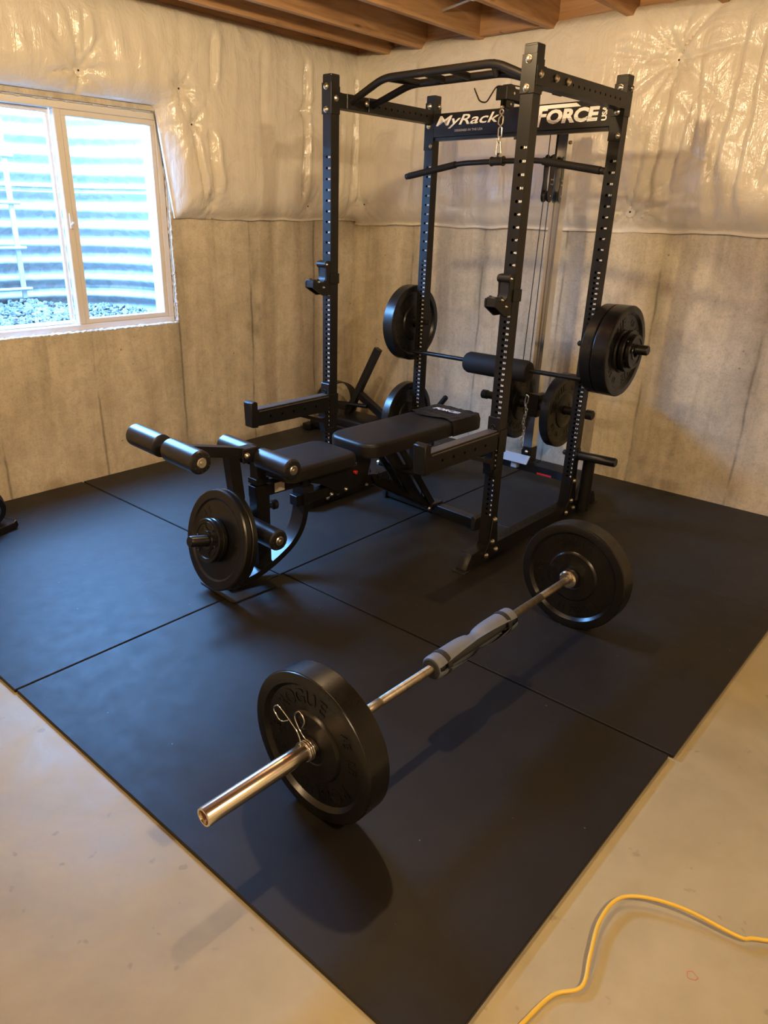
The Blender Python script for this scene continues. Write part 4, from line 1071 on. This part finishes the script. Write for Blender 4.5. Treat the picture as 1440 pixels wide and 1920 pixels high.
# looped resistance band
bd_ = empty('resistance_band', (.185, -.38, .185), 0, 'thick black rubber resistance band standing in a loop by the window wall', 'resistance band')
vs = []; fs = []; n = 56
for i in range(n):
    a = 2*PI*i/n; c, s_ = math.cos(a), math.sin(a); rx, rz = .162, .155
    for dr, dy in ((-.0035, -.032), (.0035, -.032), (.0035, .032), (-.0035, .032)):
        vs.append(((rx+dr)*c, dy*1.25, (rz+dr)*s_))
for i in range(n):
    j = (i+1) % n
    for k in range(4): l = (k+1) % 4; fs.append((i*4+k, i*4+l, j*4+l, j*4+k))
bb = MB().mesh([(x*1.02, y*1.25, z*1.06) for x, y, z in vs], fs).build('band_loop', M_RUB, bd_, 40)
bd_.rotation_euler = (0, .1, math.radians(77))
t = MB()
for k, c_ in enumerate('ROGUE'):
    v2, f2 = text_geo(c_, .044, .02, 0, 0, 'CENTER'); a = PI-.55+.21*k
    P = [(-(0) + (.1665)*math.cos(a+ (x/.17)*-0 + (-(x)/.1665)), -(yy-.015), .1595*math.sin(a-(x)/.1665)) for x, yy, z in v2]
    t.mesh(P, f2)
t.build('lettering', M_WHT, bd_, 0, 'pale lettering')

# ---- grip handle behind the bench head
gh = empty('grip_handle', mr(-1.02, .60, 0), RKR, 'black rubber-gripped handle bar poking up behind the bench headrest', 'handle')
gh.location = (1.238, -.45, .012)
mb = MB(); mb.cyl((-.07, 0, .27), (-.02, 0, .338), .011, 14); mb.b2((-.10, -.10, 0), (-.03, .10, .05), bev=.006); mb.sweep([(-.065, 0, .03), (-.07, 0, .285)], (0, 1, 0), .03, .03)
mb.build('handle_bar', M_POW2, gh)
MB().lathe([(.014, 0), (.018, .004), (.018, .105), (.014, .112)], (-.03, 0, .325), (.62, 0, .78), 20).build('rubber_grip', M_FOAM, gh, 40)

# ---- adjustable dumbbell at the left picture edge
db = empty('adjustable_dumbbell', (.335, -3.215, 0), math.radians(18), 'black adjustable dumbbell in its cradle by the wall under the window', 'dumbbell')
mb = MB(); mb.prism([(-.11, 0), (.11, 0), (.122, .018), (.112, .052), (.09, .040), (-.09, .040), (-.112, .052), (-.122, .018)], 'x', -.10, .15, bev=.004); mb.build('cradle', M_POW2, db, 30)
for k in range(6):
    x = -.06+.034*k; rr2 = .100-.004*(k % 2) if k < 5 else .078
    MB().lathe([(.02, 0), (rr2*.9, .001), (rr2, .006), (rr2, .022), (rr2*.9, .028), (.02, .029)], (x, 0, .130), (1, 0, 0), 40).build('weight_disc', M_IRN, db, 30)
MB().lathe([(.030, 0), (.034, .002), (.034, .006), (.030, .008)], (.139, 0, .130), (1, 0, 0), 32).build('dial_ring', M_CHR, db, 30, 'bright dial ring')
MB().lathe([(.001, 0), (.028, 0), (.028, .010), (.001, .010)], (.139, 0, .130), (1, 0, 0), 32).build('dial', M_UHM, db, 30)

# ---- yellow extension cord
cp = [(3.690, -3.56, 0), (3.699, -3.489, 0), (3.716, -3.393, .0), (3.755, -3.335, .004), (3.738, -3.262, .010), (3.715, -3.165, .012), (3.720, -3.078, .014), (3.765, -3.030, .018), (3.855, -2.995, .020), (3.975, -2.975, .012), (4.02, -2.94, .008), (4.25, -2.80, .002), (4.6, -2.75, 0)]
def catmull(P, n=8):
    P = [V(p) for p in P]; out = []
    for i in range(len(P)-1):
        p0, p1, p2, p3 = P[max(i-1, 0)], P[i], P[i+1], P[min(i+2, len(P)-1)]
        for k in range(n):
            t = k/n; out.append(.5*((2*p1)+(p2-p0)*t+(2*p0-5*p1+4*p2-p3)*t*t+(3*p1-p0-3*p2+p3)*t**3))
    out.append(P[-1]); return out
o = MB().tube([p+V((0, 0, FZ+.0046)) for p in catmull(cp)], .0046, 12).build('extension_cord', M_CORD, None, 60)
tag(o, 'yellow extension cord snaking over the bare concrete floor', 'cord')
o = MB().tube([V((3.925, -3.135, FZ+.0004))+V((.011*math.cos(t)*(1+.15*math.sin(5*t)), .010*math.sin(t)*(1+.2*math.cos(3*t)), 0)) for t in [2*PI*k/24 for k in range(47)]], .0006, 5).build('pencil_mark', mat('red_pencil', (.55, .14, .09), .9, nodes=speck(.02, 60)), None, 50)
tag(o, 'small red pencil scribble on the bare concrete floor below the yellow cord', 'mark')
# ---- pipe between the joists
pp = empty('ceiling_pipe', (1.15, -.55, 2.62), 0, 'thin grey metal pipe with a hanger between two ceiling joists', 'pipe')
MB().cyl((-.02, .02, .0), (.39, -.06, .03), .008, 12).build('pipe', M_PIPE, pp, 40)
MB().sweep([(.22, -.05, .0), (.39, -.10, .0)], (0, 1, 0), .03, .004).build('hanger', M_PIPE, pp, 30)
o = MB().cyl((1.13, -.98, 2.66), (1.55, -.80, 2.66), .035, 20).build('vent_pipe', M_PVC, None, 40); tag(o, 'short white plastic pipe between the ceiling joists', 'pipe')

# ------------------------------------------------------------------ light
def lamp(name, loc, power, col, r=.035):
    l = bpy.data.lights.new(name, 'POINT'); l.energy = power; l.color = col; l.shadow_soft_size = r
    o = bpy.data.objects.new(name, l); o.location = loc; put(o); return o
WARM = (1.0, .72, .40)
lamp('ceiling_bulb_or_fill', (2.17, -2.34, 2.40), 72, WARM)
lamp('ceiling_bulb_or_fill', (5.1, -3.7, 2.40), 185, (1.0, .76, .48), .05)
lamp('ceiling_bulb_or_fill', (2.2, -6.0, 2.40), 135, WARM, .05)  # unseen fill lamp, added for warm ambient light on the foreground floor
wd = bpy.data.worlds.new('sky'); S.world = wd; wd.use_nodes = True
bg = wd.node_tree.nodes['Background']; bg.inputs[0].default_value = (.20, .47, 1.0, 1); bg.inputs[1].default_value = 160.0
pl = bpy.data.lights.new('sky_portal', 'AREA'); pl.shape = 'RECTANGLE'; pl.size = 1.0; pl.size_y = 1.8; pl.cycles.is_portal = True
po = bpy.data.objects.new('sky_portal', pl); po.location = (-.74, cyw, 2.12); put(po)

# ------------------------------------------------------------------ camera
cam = bpy.data.cameras.new('camera'); cam.sensor_fit = 'VERTICAL'; cam.sensor_height = 24
cam.lens = 1355.48/1920*24; cam.shift_x = (720-675.761)/1920; cam.shift_y = (986.417-960)/1920; cam.clip_start = .02
co = bpy.data.objects.new('camera', cam); put(co)
fwd = V((-0.60932739, 0.68866773, -0.39301005)); rt = V((0.74283319, 0.66915177, 0.02085093)); upv = V((-0.27734273, 0.27923586, 0.91929774))
co.matrix_world = Matrix(((rt.x, upv.x, -fwd.x, 4.08066), (rt.y, upv.y, -fwd.y, -4.46847), (rt.z, upv.z, -fwd.z, 1.53602), (0, 0, 0, 1)))
S.camera = co
S.view_settings.view_transform = 'Standard'; S.view_settings.look = 'None'; S.view_settings.gamma = 1; S.view_settings.use_curve_mapping = False
S.view_settings.exposure = 0.0
S.cycles.use_denoising = True
S.cycles.max_bounces = 8; S.cycles.diffuse_bounces = 4; S.cycles.glossy_bounces = 4; S.cycles.transparent_max_bounces = 8
S.cycles.sample_clamp_indirect = 6
